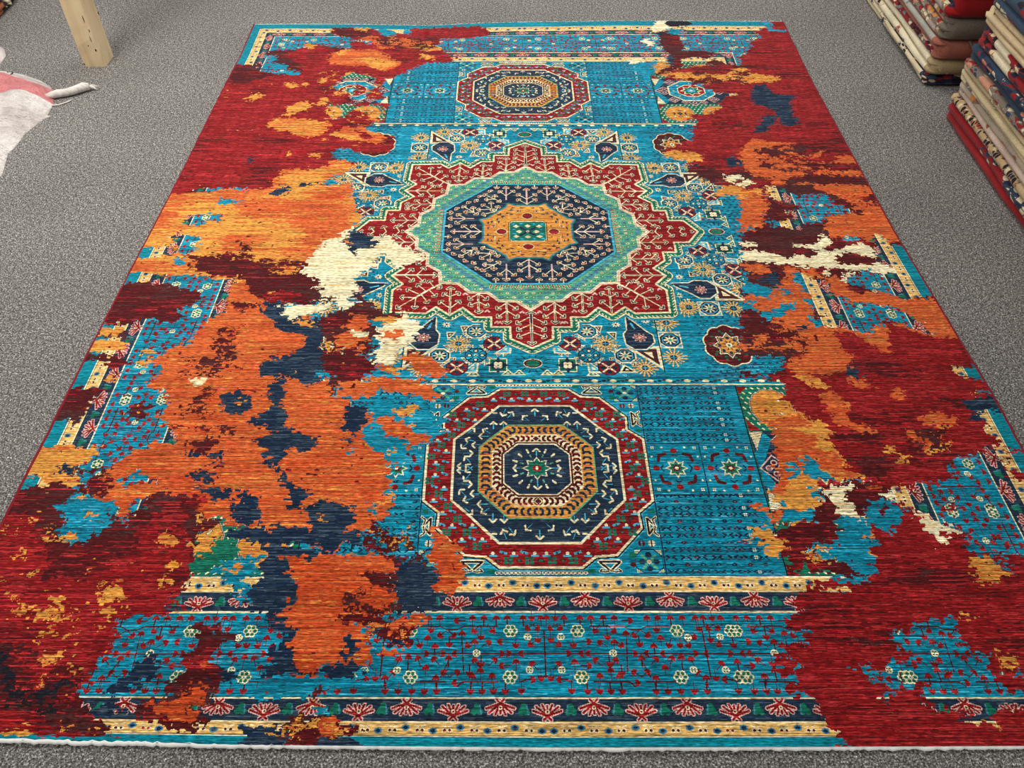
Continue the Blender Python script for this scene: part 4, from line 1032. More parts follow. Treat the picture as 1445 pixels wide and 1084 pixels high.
def palm(s,w,k):
    f=1 if k%2 else -1
    b=(s,w+f*.012)
    rays=[]
    for a,l in((-1.25,.030),(-.85,.030),(-.4,.026),(0,.022),(.4,.026),(.85,.030),(1.25,.030),(2.6,.014),(-2.6,.014)):
        rays.append((s+l*math.sin(a),w+f*(.010-l*.80*math.cos(a))))
    for q in rays: line([b,q],.0042,'Q')
    for q in rays: line([b,q],.0022,'R')
    ell(s,w+f*.004,.0045,.004,'C'); ell(s,w+f*.004,.0022,.002,'R')
def bud(s,w):
    for a,b in((-.006,-.004),(.006,-.004),(0,.006),(0,0)): ell(s+a,w+b,.0062,.0068,'E')
    line([(s-.009,w-.009),(s-.006,w+.009)],.0014,'U')
def gfl(s,w):
    ell(s,w,.0085,.0075,'U'); ell(s,w,.005,.0045,'N')
def gdots(s,w):
    for e in(-1,1):
        ell(s+e*.0052,w-.003,.0052,.0052,'C');ell(s+e*.0052,w-.003,.0032,.0034,'M'); line([(s+e*.003,w+.006),(s+e*.010,w+.009)],.0016,'C'); 
def fl6(s,w,big=True):
    if big:
        for k in range(6):
            a=math.pi/3*k; ell(s+.0092*math.cos(a),w+.0088*math.sin(a),.0064,.0062,'C')
        for k in range(6):
            a=math.pi/3*k; ell(s+.0092*math.cos(a),w+.0088*math.sin(a),.0040,.0038,'E')
        ell(s,w,.0036,.0036,'C'); ell(s,w,.0018,.0018,'T')
    else:
        ell(s,w,.0082,.0078,'C')
        for k in range(4):
            a=math.pi/4+math.pi/2*k; ell(s+.0042*math.cos(a),w+.0042*math.sin(a),.0019,.0019,'E')
        ell(s,w,.0012,.0012,'E')
def tulip(s,w,a):
    c,sn=math.cos(a),math.sin(a)
    P=lambda p,q:(s+p*c-q*sn,w+p*sn+q*c)
    poly([P(-.006,-.0085),P(.003,-.0065),P(.008,0),P(.003,.0065),P(-.006,.0085),P(-.003,.002),P(-.009,0),P(-.003,-.002)],'R')
    line([P(-.018,0),P(-.004,0)],.0011,'M')
W0=.212
UPT=[ # motifs of one repeat of the wide border: along, across, direction
 (.010,-.052,-1.57),(.026,.079,-1.57),(.052,-.078,-1.57),(.085,-.079,-1.57),(.110,-.079,-1.57),(.133,-.079,-1.57),(.157,-.079,-1.57),(.190,-.062,0),(.227,-.079,-1.57),(.252,-.079,-1.57),(.278,-.079,-1.57),(.306,-.079,-1.57),(.333,-.079,-1.57),
 (.006,.079,1.57),(.045,.079,1.57),(.080,.079,1.57),(.104,.079,1.57),(.131,.079,1.57),(.156,.079,1.57),(.19,.073,0),(.228,.079,1.57),(.252,.079,1.57),(.280,.079,1.57),(.306,.079,1.57),(.335,.079,1.57),
 (.113,-.048,1.57),(.137,-.036,1.57),(.154,-.048,1.57),(.107,-.014,2.4),(.092,-.026,0),(.062,-.018,1.57),(.028,-.022,.8),(.136,-.022,-1.57),(.150,-.015,.9),(.160,-.042,-1.57),(.186,-.040,2.6),(.214,-.040,.6),(.205,-.010,1.57),(.230,-.052,1.57),(.236,-.012,.8),(.252,-.030,1.57),(.270,-.010,1.2),(.290,-.008,1.57),(.310,-.012,1.9),(.320,-.04,2.2),(.336,-.052,1.57),
 (.050,0,0),(.078,0,3.14),(.093,0,3.14),(.192,0,0),(.218,0,3.14),(.253,0,3.14),(.322,0,0),(.346,0,3.14),
 (.030,.020,-.6),(.062,.018,-1.57),(.095,.026,0),(.120,.024,2.6),(.112,.050,-2.2),(.137,.036,-1.57),(.152,.050,-.8),(.150,.025,1.57),(.165,.018,-.8),(.178,.044,1.57),(.205,.020,-1.57),(.196,.040,-2.4),(.225,.040,-.7),(.235,.016,1.57),(.252,.034,1.57),(.268,.018,-2.0),(.292,.018,-1.57),(.310,.018,-1.1),(.246,.052,-1.57),(.325,.036,-.6),(.340,.055,-1.57),
 (.014,.056,-2.6),(.035,.056,-.6),(.028,-.055,3.14),(.014,.03,-1.57)]
def mainborder(long_):
    L=HB if long_ else HA
    k=0
    while k*.346<L-.1:
        b0=k*.346
        for m in(1,):
            for s,w,a in UPT:
                if b0+s<L-.20 or w>0 or True:
                    if b0+s<L-.118-(W0+w-.12)*0: border(long_,tulip,b0+s,W0+w,a)
            def lines(s0,w0):
                for pts in([(.10,-.060),(.175,-.060),(.185,-.070)],[(.21,-.060),(.27,-.060)],[(.10,.060),(.175,.060),(.19,.052),(.21,.052),(.225,.060),(.275,.060)],[(0,0),(.346,0)],[(.0,-.05),(.0,.05)],[(.03,-.052),(.055,-.060),(.055,-.04)],[(.172,-.04),(.178,.03)],[(.22,-.05),(.205,-.015)],[(.290,-.05),(.290,-.02)],[(.295,.02),(.295,.05)],[(.137,-.06),(.137,-.04)],[(.137,.06),(.137,.04)]):
                    line([(s0+p,w0+q) for p,q in pts],.0013,'M')
            border(long_,lines,b0,W0)
            for s,w in((.075,-.050),(.283,-.050),(.073,.050),(.409-.0,-.050) if False else (.275+.134,-.05),(.29,.050),(.409,.05)):
                if b0+s<L-.13: border(long_,fl6,b0+s,W0+w,True)
            for s,w in((.034,-.035),(.036,.037),(.146,0.001),(.312,-.035),(.312,.035)):
                if b0+s<L-.13: border(long_,fl6,b0+s,W0+w,False)
        k+=1
# clip wide border motifs to its own side of the mitre
def side(long_):
    global Q
    keep=Q.copy()
    mainborder(long_)
    L=HB if long_ else HA
    for w,lim in((.0965,.10),(.329,.34)):
        k=0
        while k*.0955<L-lim+.03:
            border(long_,palm,k*.0955,w,k); 
            border(long_,bud,k*.0955+.0478,w); k+=1
    for w,lim in((.0555,.05),(.3705,.37)):
        k=0
        while k*.0545<L-lim+.01:
            border(long_,gfl,k*.0545+.012,w+(.004 if k%2 else -.004)); border(long_,gdots,k*.0545+.038,w); k+=1
    m=(du<dv) if long_ else (du>=dv)
    Q=np.where(m&(wd<.3905),Q,keep)
side(False); side(True)
# ---- whole rug = quarter mirrored; then the dyed fields that interrupt it
top=np.concatenate([Q[:,::-1],Q],1)
FULL=np.concatenate([top[::-1],top],0)      # rows from -HB (near) to +HB (far)
H,Wd=FULL.shape
PU=(np.arange(Wd)+.5)*STEP-HA; PV=(np.arange(H)+.5)*STEP-HB
def vnoise(h,w,cy,cx,seed,smooth=True):
    r=np.random.RandomState(seed); gy,gx=h//cy+3,w//cx+3
    g=r.rand(gy,gx).astype(np.float32)
    y=np.arange(h)/cy;x=np.arange(w)/cx
    iy=y.astype(int);ix=x.astype(int);fy=(y-iy)[:,None];fx=(x-ix)[None]
    if not smooth: return g[iy][:,ix]
    fy=fy*fy*(3-2*fy);fx=fx*fx*(3-2*fx)
    return (g[iy][:,ix]*(1-fy)*(1-fx)+g[iy+1][:,ix]*fy*(1-fx)+g[iy][:,ix+1]*(1-fy)*fx+g[iy+1][:,ix+1]*fy*fx)
CM=np.full((H,Wd),255,np.uint8)
LACE=vnoise(H,Wd,10,16,21)*.6+vnoise(H,Wd,5,7,22)*.4
for ln in BLOT.split('\n'):
    f=ln.split()
    if len(f)<4: continue
    pts=[tuple(int(q)/1000 for q in p.split(',')) for p in f[1:]]
    xs=[p[0] for p in pts];ys=[p[1] for p in pts]
    a=max(0,int((min(xs)+HA)/STEP));b=min(Wd,int((max(xs)+HA)/STEP)+2)
    c=max(0,int((min(ys)+HB)/STEP));d=min(H,int((max(ys)+HB)/STEP)+2)
    if a>=b or c>=d: continue
    m=inside(pts,PU[None,a:b],PV[c:d,None])
    if f[0].islower(): m&=LACE[c:d,a:b]>(.66 if f[0]=='g' else .485)
    CM[c:d,a:b][m]=255 if f[0]=='P' else ci[f[0].upper()]
dx=(vnoise(H,Wd,6,12,1)-.5)*19+(vnoise(H,Wd,4,7,2,False)-.5)*12+(vnoise(H,Wd,12,20,3)-.5)*8
dy=(vnoise(H,Wd,8,8,4)-.5)*12+(vnoise(H,Wd,4,6,5,False)-.5)*9
jj=np.clip(np.arange(H)[:,None]+dy.astype(int),0,H-1); ii=np.clip(np.arange(Wd)[None]+dx.astype(int),0,Wd-1)
CM=CM[jj,ii]
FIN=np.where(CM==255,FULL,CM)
# small flecks of the neighbouring dyes inside plain fields
n1=vnoise(H,Wd,7,11,11)*.6+vnoise(H,Wd,4,6,12)*.4
n2=vnoise(H,Wd,60,70,13)
orange=CM==ci['O']; red=CM==ci['R']; gold=CM==ci['G']; mar=CM==ci['M']
FIN[orange&(n1>.79)&(n2>.55)]=ci['M']
FIN[gold&(n1>.80)&(n2>.5)]=ci['M']
FIN[(red|mar)&(n1<.15)&(n2<.35)&(PU[None]<0)]=ci['G']

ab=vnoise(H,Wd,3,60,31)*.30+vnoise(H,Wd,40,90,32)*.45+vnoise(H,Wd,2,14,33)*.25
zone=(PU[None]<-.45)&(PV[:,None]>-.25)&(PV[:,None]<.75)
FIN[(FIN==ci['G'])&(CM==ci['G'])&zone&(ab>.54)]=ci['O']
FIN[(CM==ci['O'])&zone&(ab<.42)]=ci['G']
FIN[(CM==ci['R'])&(ab>.66)]=ci['M']
FIN[(CM==ci['M'])&(ab<.26)]=ci['R']
FIN[(CM==ci['N'])&(ab>.62)]=ci['D']
FIN[(CM==ci['M'])&(ab>.60)]=ci['B']

# abrash: single rows of yarn from another dye lot; near-end sheen loss painted in too
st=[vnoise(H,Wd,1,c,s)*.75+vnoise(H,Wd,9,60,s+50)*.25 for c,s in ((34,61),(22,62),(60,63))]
low=np.clip((-PV[:,None]-.55)/.9,0,1)  # orange and turquoise deepen towards the near end, partly view-angle sheen as colour
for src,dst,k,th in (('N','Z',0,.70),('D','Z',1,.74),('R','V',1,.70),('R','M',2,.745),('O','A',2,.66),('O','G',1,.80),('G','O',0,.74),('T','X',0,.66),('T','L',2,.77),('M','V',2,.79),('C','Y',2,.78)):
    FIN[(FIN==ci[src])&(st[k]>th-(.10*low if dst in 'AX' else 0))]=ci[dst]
FIN[(FIN==ci['O'])&(ab+low*.35>.80)]=ci['A']  # deeper orange at the near end: part dye lot, part painted sheen change

# ------------------------------------------------------------------ rug geometry: the hand-woven piece lies a little out of square
GV=[-1.6660,-1.6280,-1.5940,-1.5480,-1.3610,-1.3130,-1.2780,-1.2540,-1.1930,-1.1260,-1.0610,-0.9860,-0.9150,-0.8520,-0.7880,-0.7270,-0.7070,-0.6820,-0.5850,-0.4020,-0.2760,-0.1390,0.0000,0.1390,0.2760,0.4020,0.5850,0.6820,0.7070,0.7270,0.7880,0.8520,0.9150,0.9860,1.0610,1.1260,1.1930,1.2540,1.2780,1.3130,1.3610,1.5480,1.5940,1.6280,1.6660]
GY=[0.5935,0.6141,0.6429,0.6930,0.8913,0.9434,0.9799,1.0003,1.0691,1.1449,1.2137,1.2996,1.3776,1.4387,1.5088,1.5735,1.5928,1.6190,1.7165,1.9030,2.0323,2.1700,2.3038,2.4488,2.5834,2.7065,2.8873,2.9837,3.0074,3.0274,3.0852,3.1432,3.2085,3.2712,3.3349,3.3964,3.4549,3.5088,3.5358,3.5691,3.6137,3.7887,3.8311,3.8704,3.9246]
def tabs(Y):
    return (np.interp(Y,[0.6000,1.1130,1.2987,1.3931,1.7130,2.1748,2.3038,2.6762,3.2700,3.5879,3.9246],[-1.2570,-1.2560,-1.2540,-1.2510,-1.2480,-1.2370,-1.2330,-1.2240,-1.2180,-1.2100,-1.2160]),np.interp(Y,[0.6676,1.2987,2.3038,3.2700],[0.0740,0.0650,0.0540,0.0470]),np.interp(Y,[0.6000,1.3547,1.5456,1.8975,2.3038,2.8720,3.2700,3.4116,3.9246],[1.3800,1.3540,1.3500,1.3300,1.3060,1.2920,1.2820,1.2800,1.2830]))
def warp(u,v):
    u=np.asarray(u,float);v=np.asarray(v,float)
    Y=np.interp(v,GV,GY)
    L,Cc,R=tabs(Y)
    a=(R+L-2*Cc)/2;b=(R-L)/2
    tt=u/1.28
    X=Cc+b*tt+a*tt*tt
    nb=np.clip((-v-1.50)/.166,0,1.1); nt=np.clip((v-1.36)/.306,0,1.1)
    Y=Y+nb*np.interp(u,[-1.28,-1.05,-.61,0,.45,1.0,1.28],[.020,.0146,.005,0,.001,.003,.006])
    Y=Y+nt*np.interp(u,[-1.28,-1.1,-.8,-.45,-.2,0,.5,1.28],[-.022,-.020,-.022,-.036,-.01,0,.014,.008])
    Z=.0105+.0011*np.sin(X*2.1+.7)*np.sin(Y*1.7)
    return X,Y,Z
DYE={'A':(190,70,30),'Z':(66,84,98),'V':(178,44,46),'X':(0,102,126),'Y':(232,186,108),'T':(6,142,170),'N':(18,38,62),'C':(240,228,186),'R':(132,16,20),'M':(80,16,20),'O':(206,98,48),'G':(218,150,64),'E':(18,112,88),'K':(24,24,32),'L':(70,178,206),'B':(76,36,36),'P':(92,168,128),'Q':(226,180,168),'W':(0,128,146),'U':(70,132,160),'D':(30,48,68)}
lut=np.ones((len(PAL),4),np.float32)
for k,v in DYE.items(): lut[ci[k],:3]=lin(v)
# runs of equal knots along each row become one quad each
F=FIN
chg=np.ones((H,Wd),bool)
chg[:,1:]=F[:,1:]!=F[:,:-1]
chg[:,::24]=True
rj,ri=np.nonzero(chg)
nxt=np.empty_like(ri); nxt[:-1]=ri[1:]; nxt[-1]=Wd
last=np.append(rj[1:]!=rj[:-1],True); nxt[last]=Wd
idx=F[rj,ri]
nf=len(rj); print('knot runs',nf)
u0=ri*STEP-HA;u1=nxt*STEP-HA;v0=rj*STEP-HB;v1=v0+STEP
CU=np.empty((nf,4));CV=np.empty((nf,4))
CU[:,0]=u0;CU[:,1]=u1;CU[:,2]=u1;CU[:,3]=u0
CV[:,0]=v0;CV[:,1]=v0;CV[:,2]=v1;CV[:,3]=v1
X,Y,Z=warp(CU.ravel(),CV.ravel())
co=np.stack([X,Y,Z],1).astype(np.float32)
me=bpy.data.meshes.new('pile')
me.vertices.add(nf*4); me.vertices.foreach_set('co',co.ravel())
me.loops.add(nf*4); me.loops.foreach_set('vertex_index',np.arange(nf*4,dtype=np.int32))
me.polygons.add(nf); me.polygons.foreach_set('loop_start',np.arange(nf,dtype=np.int32)*4)
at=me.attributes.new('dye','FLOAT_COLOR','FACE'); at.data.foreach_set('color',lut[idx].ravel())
me.update(calc_edges=True)
def pile_mat(name,attr=True,col=None):
    t=NT(name,.85,.12)
    c=t.coord((5,260,1)); c2=t.coord((60,330,1)); c3=t.coord((1.2,26,1)); c4=t.coord()
    s1=t.noise(c,1.0,3,.6); s2=t.noise(c2,1.0,2,.6); s3=t.noise(c3,1.0,2,.5); fz=t.noise(c4,420,2,.6)
    if attr:
        at=t.new('ShaderNodeAttribute',_attribute_name='dye'); base=at.outputs['Color']
    else: base=t.ramp(fz,[(0,col),(1,col)])
    a=t.mix(base,t.ramp(s1,[(.32,g3(.42)),(.5,g3(1.0)),(.70,g3(1.6))]),1.0,'MULTIPLY')
    a=t.mix(a,t.ramp(s2,[(.30,g3(.34)),(.5,g3(.98)),(.72,g3(1.8))]),1.0,'MULTIPLY')
    a=t.mix(a,t.ramp(s3,[(.3,g3(.86)),(.7,g3(1.12))]),1.0,'MULTIPLY')
    a=t.mix(a,lin((196,170,150)),t.ramp(s2,[(.66,g3(0)),(.86,g3(.30))]))
    t.col(a)
    t.b.inputs['Sheen Weight'].default_value=.12; t.b.inputs['Sheen Roughness'].default_value=.4
    t.bump(s2,.5,.003)
    return t.m
rug=empty('area_rug',(0.06,2.3,0)); tag(rug,'large turquoise, red and orange wool rug with star medallion, spread open on the grey carpet','rug')
def under(o,root): o.parent=root; o.matrix_parent_inverse=root.matrix_world.inverted()
bpy.context.view_layer.update()
def attach(o,root):
    o.parent=root; o.location=-Vector(root.location)
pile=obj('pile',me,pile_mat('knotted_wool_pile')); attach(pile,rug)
# foundation slab under the pile
n=60
vs=[];fs=[]
for j in range(n+1):
    for i in range(n+1):
        x,y,z=warp(-1.28+2.56*i/n,-1.666+3.332*j/n); vs.append((float(x),float(y),float(z)-.0022))
for j in range(n):
    for i in range(n):
        k=j*(n+1)+i; fs.append((k,k+1,k+n+2,k+n+1))
N0=len(vs)
ring=[i for i in range(n+1)]+[(j*(n+1)+n) for j in range(1,n+1)]+[n*(n+1)+i for i in range(n-1,-1,-1)]+[j*(n+1) for j in range(n-1,0,-1)]
for k in ring: vs.append((vs[k][0],vs[k][1],.0004))
m_=len(ring)
for q in range(m_): fs.append((ring[q],N0+q,N0+(q+1)%m_,ring[(q+1)%m_]))
fs.append([N0+q for q in range(m_)][::-1])
me=bpy.data.meshes.new('foundation'); me.from_pydata(vs,[],fs)
t=NT('cotton_foundation',.95,.1); c=t.coord(); t.col(t.ramp(t.noise(c,300,2),[(.3,lin((70,30,30))),(.7,lin((120,60,50)))])); 
attach(obj('foundation',me,t.m),rug)
def tube(name,pts,rad,mat,seg=8,flat=1.0,smooth=True):
    """sweep a round section along points; rad may be a list"""
    vs=[];fs=[]
    P=[Vector(p) for p in pts]; n=len(P)
    for i,p in enumerate(P):
        d=(P[min(i+1,n-1)]-P[max(i-1,0)]).normalized()
        s=d.cross(Vector((0,0,1))); s=s.normalized() if s.length>1e-4 else Vector((1,0,0))
        up=s.cross(d).normalized(); r=rad[i] if isinstance(rad,(list,tuple)) else rad
        for k in range(seg):
            a=2*math.pi*k/seg; vs.append(tuple(p+s*r*math.cos(a)+up*r*flat*math.sin(a)))
    for i in range(n-1):
        for k in range(seg): fs.append((i*seg+k,i*seg+(k+1)%seg,(i+1)*seg+(k+1)%seg,(i+1)*seg+k))
    fs.append(list(range(seg))[::-1]); fs.append([(n-1)*seg+k for k in range(seg)])
    me=bpy.data.meshes.new(name); me.from_pydata(vs,[],fs)
    if smooth: me.polygons.foreach_set('use_smooth',[True]*len(me.polygons))
    return obj(name,me,mat)
def simple(name,c1,c2,scale=200,rough=.9,bump=.3,spec=.15,stretch=(1,1,1)):
    t=NT(name,rough,spec); c=t.coord(stretch); f=t.noise(c,scale,3,.6); t.col(t.ramp(f,[(.3,lin(c1)),(.7,lin(c2))]))
    if bump: t.bump(f,bump,.002)
    return t.m
SELV=simple('red_selvedge',(96,20,30),(158,40,52),500)
BIND=simple('cream_kilim_end',(250,247,238),(255,255,252),260)
rs=np.random.RandomState(1)
for sgn in(-1,1):
    pts=[]
    for k in range(161):
        v=-1.666+3.332*k/160; x,y,z=warp(sgn*1.2825,v); pts.append((float(x)+.0007*rs.randn(),float(y),.0062))
    attach(tube('selvedge',pts,.0052,SELV),rug)
    pts=[]
    for k in range(321):
        u=-1.284+2.568*k/320; x,y,z=warp(u,sgn*1.6715); pts.append((float(x),float(y)+.0010*rs.randn(),.0056))
    o=tube('kilim_end',pts,[.0058+.0006*rs.rand() for _ in pts],BIND,8,.75); attach(o,rug); o['label']='woven cream end strip'

# ------------------------------------------------------------------ wooden post
t=NT('cream_painted_wood',.55,.3)
c=t.coord(); cs=t.coord((6,6,1.0))
n1=t.noise(cs,3.5,4,.6); n2=t.noise(c,60,3,.6); n3=t.noise(c,28,2,.5)
a=t.ramp(n1,[(.28,lin((204,176,134))),(.5,lin((222,198,156))),(.75,lin((232,212,174)))])
a=t.mix(a,lin((120,92,60)),t.ramp(n2,[(.70,g3(0)),(.76,g3(.75))]))
a=t.mix(a,lin((244,228,190)),t.ramp(n3,[(.72,g3(0)),(.76,g3(.7))]))
t.col(a); t.bump(n1,.25,.01); POSTM=t.m
post=empty('wooden_post',(-1.838,3.556,0)); tag(post,'square cream-painted wooden post with chipped edges standing on the carpet behind the white sack','post')
bm=bmesh.new()
def chamfered(bm,w,d,ch,z0,z1,nseg,rs):
    base=[(-w+ch,-d),(w-ch,-d),(w,-d+ch),(w,d-ch),(w-ch,d),(-w+ch,d),(-w,d-ch),(-w,-d+ch)]
    rows=[]
    for k in range(nseg+1):
        z=z0+(z1-z0)*k/nseg
        rows.append([bm.verts.new((x+rs.randn()*.0006,y+rs.randn()*.0006,z)) for x,y in base])
    for a,b in zip(rows[:-1],rows[1:]):
        for i in range(8): bm.faces.new((a[i],a[(i+1)%8],b[(i+1)%8],b[i]))
    bm.faces.new(rows[0][::-1]); bm.faces.new(rows[-1])
chamfered(bm,.048,.054,.0055,0,2.75,60,np.random.RandomState(4))
me=bpy.data.meshes.new('shaft'); bm.to_mesh(me); bm.free(); obj('shaft',me,POSTM,post)
DARK=simple('dark_gouge',(40,30,22),(70,52,36),80)
def gouge(x,y,z,rx,rz,yface=True):
    bm=bmesh.new(); bmesh.ops.create_icosphere(bm,subdivisions=2,radius=1)
    for v in bm.verts:
        v.co.x*=rx;v.co.y*=.0018;v.co.z*=rz
        if not yface: v.co.x,v.co.y=v.co.y,v.co.x
        v.co+=Vector((x,y,z))
    me=bpy.data.meshes.new('nail_hole'); bm.to_mesh(me); bm.free(); return obj('nail_hole',me,DARK,post)
gouge(-.044,-.054,.012,.003,.004); gouge(.030,-.054,.075,.0035,.006); gouge(.026,-.054,.125,.002,.016); gouge(.034,-.054,.16,.002,.008)
gouge(.028,-.054,.21,.002,.018); gouge(.005,-.054,.095,.003,.003); gouge(.048,.050,.19,.005,.008,False)

# ------------------------------------------------------------------ white woven sack
def sheet(name,poly_,hfun,mat,nx=110,ny=90):
    xs=[p[0] for p in poly_];ys=[p[1] for p in poly_]
    gx=np.linspace(min(xs),max(xs),nx);gy=np.linspace(min(ys),max(ys),ny)
    bm=bmesh.new()
    P=[Vector((x,y)) for x,y in poly_]
    def dist(x,y):
        p=Vector((x,y));best=9
        for a,b in zip(P,P[1:]+P[:1]):
            ab=b-a;tt=max(0,min(1,(p-a).dot(ab)/max(ab.length_squared,1e-9)));q=a+ab*tt;d=(p-q).length
            if d<best: best=d;bq=q
        return best,bq
    XX,YY=np.meshgrid(gx,gy); ins=inside(poly_,XX,YY)
    sx,sy=gx[1]-gx[0],gy[1]-gy[0]
    keep=np.zeros_like(ins)
    vt={}
    def vert(j,i):
        if (j,i) in vt: return vt[(j,i)]
        x,y=gx[i],gy[j]; d,q=dist(x,y)
        if not ins[j,i]: x,y=q.x,q.y; d=0
        v=bm.verts.new((x,y,.0015+hfun(x,y,d))); vt[(j,i)]=v; return v
    for j in range(ny-1):
        for i in range(nx-1):
            if ins[j:j+2,i:i+2].sum()>=1:
                try: bm.faces.new((vert(j,i),vert(j,i+1),vert(j+1,i+1),vert(j+1,i)))
                except ValueError: pass
    edge=[e for e in bm.edges if len(e.link_faces)==1]
    r=bmesh.ops.extrude_edge_only(bm,edges=edge)
    for v in r['geom']:
        if isinstance(v,bmesh.types.BMVert): v.co.z=0.0003
    for f in bm.faces: f.smooth=True
    me=bpy.data.meshes.new(name); bm.to_mesh(me); bm.free(); return obj(name,me,mat)
SK=[(-2.95,3.44),(-2.229,3.440),(-2.13,3.43),(-2.03,3.375),(-1.965,3.32),(-1.925,3.26),(-1.900,3.17),(-1.893,3.105),(-1.902,3.095),(-1.872,3.078),(-1.892,3.055),(-1.905,3.02),(-1.925,2.945),(-1.925,2.86),(-1.935,2.80),(-1.915,2.73),(-1.898,2.66),(-1.905,2.60),(-1.95,2.50),(-2.95,2.45)]
def sackh(x,y,d):
    e=min(1,d/.10); h=.038*math.sin(e*math.pi/2)
    h+=e*(.007*math.sin(9*x+14*y)+.006*math.sin(31*x-12*y+1)+.003*math.sin(60*x+45*y)+.0022*math.sin(95*y-40*x))
    # the fold: a step running inward from the notch
    L=(y-3.055)-(x+1.892)*.55
    if -2.35<x<-1.88: h+=e*.012/(1+math.exp(-L/.006))*min(1,(x+2.35)/.2)
    return max(.001,h)
t=NT('woven_poly_sack',.55,.35)
c=t.coord(); tc=t.new('ShaderNodeTexCoord'); sp=t.new('ShaderNodeSeparateXYZ'); t.l(tc.outputs['Object'],sp.inputs[0])
def M(op,a,b=None):
    m=t.new('ShaderNodeMath',_operation=op)
    for i,v in enumerate((a,b)):
        if v is None: continue
        if hasattr(v,'links'): t.l(v,m.inputs[i])
        else: m.inputs[i].default_value=v
    return m.outputs[0]
nz=t.noise(c,7,2,.5)
yy=M('ADD',sp.outputs[1],M('MULTIPLY',M('SUBTRACT',nz,.5),.05))
sl=M('ADD',yy,M('MULTIPLY',M('ADD',sp.outputs[0],2.05),.12))
hi=M('LESS_THAN',sl,3.305); lo=M('GREATER_THAN',yy,3.185)
stripe=M('MULTIPLY',hi,lo)
wv=t.noise(t.coord((260,260,1)),1,1,.5); wr=t.noise(c,5,4,.6)
white=t.ramp(wr,[(.3,lin((186,176,170))),(.5,lin((222,214,208))),(.7,lin((240,233,228)))])
redc=t.ramp(wv,[(.3,lin((204,112,114))),(.7,lin((228,150,150)))])
wk=t.noise(t.coord((1,2.2,1)),16,4,.65); ww=t.mix(t.mix(white,redc,stripe),t.ramp(wk,[(.3,g3(.80)),(.6,g3(1.04))]),1.0,'MULTIPLY'); t.col(ww); t.bump(wk,1.0,.035); SACKM=t.m
sack=empty('woven_sack',(-2.2,3.0,0)); tag(sack,'empty white woven sack with a faded red stripe lying flat beside the wooden post','sack')
o=sheet('sack_body',SK,sackh,SACKM); attach(o,sack)
CLOTH=simple('off_white_cloth',(196,188,180),(236,230,222),40,stretch=(1,4,1))
tw=[(-1.935,3.215,.012),(-1.915,3.228,.020),(-1.89,3.245,.021),(-1.86,3.262,.021),(-1.83,3.286,.022),(-1.80,3.312,.022),(-1.778,3.327,.020),(-1.762,3.332,.016)]
P0=[(-1.945,3.215,.014),(-1.915,3.222,.018),(-1.895,3.232,.019),(-1.865,3.240,.019),(-1.835,3.258,.020),(-1.805,3.285,.021),(-1.785,3.292,.019)]
o=tube('twisted_neck',P0,[.008,.014,.016,.015,.016,.018,.014],CLOTH,12); o['label']='tied, twisted neck of the sack'; attach(o,sack)
rs=np.random.RandomState(2)
for k in range(9):
    a=rs.uniform(-.4,1.1); L=rs.uniform(.02,.045)
    s=Vector((-1.788,3.292,.019)); pts=[s+Vector((math.cos(a)*L*q,math.sin(a)*L*q,.004*math.sin(q*3)+rs.uniform(-.003,.003)-.012*q)) for q in (0,.33,.66,1)]
    o=tube('frayed_end',pts,[.0045,.0035,.0022,.0008],CLOTH,6); attach(o,sack)
st=[(-1.93,3.21,.012),(-1.925,3.175,.006),(-1.905,3.16,.004),(-1.875,3.165,.004),(-1.85,3.185,.004),(-1.835,3.205,.004)]
o=tube('tie_string',st,.0028,CLOTH,6); attach(o,sack)
INK=simple('black_ink',(50,45,48),(80,72,74),90,bump=0)
for k,(x,y,dx_,dy_) in enumerate([(-2.215,3.340,.004,.028),(-2.19,3.340,.010,.010),(-2.172,3.337,.004,.022),(-2.155,3.338,.012,.004),(-2.138,3.333,.004,.026),(-2.118,3.334,.003,.030)]):
    d=3.44-y
    z0=[sackh(px_,py_,.075) for px_,py_ in((x,y-dy_/2),(x+dx_,y+dy_/2))]
    o=tube('printed_mark',[(x,y-dy_/2,.003+z0[0]),(x+dx_,y+dy_/2,.003+z0[1])],.0022,INK,6); attach(o,sack)
# pale plastic bag at the frame edge
BG=[(-2.9,3.70),(-2.36,3.715),(-2.305,3.665),(-2.275,3.61),(-2.268,3.55),(-2.262,3.50),(-2.30,3.475),(-2.9,3.46)]
t=NT('pale_plastic',.35,.5); c=t.coord(); f=t.noise(c,14,4,.6); t.col(t.ramp(f,[(.3,lin((190,176,174))),(.7,lin((224,212,210)))])); t.bump(f,.8,.02)
bag=tag(sheet('plastic_bag',BG,lambda x,y,d:.045*math.sin(min(1,d/.07)*math.pi/2)+min(1,d/.07)*.006*math.sin(40*x+55*y),t.m,60,30),'pale translucent plastic bag on the carpet just behind the striped sack','bag')

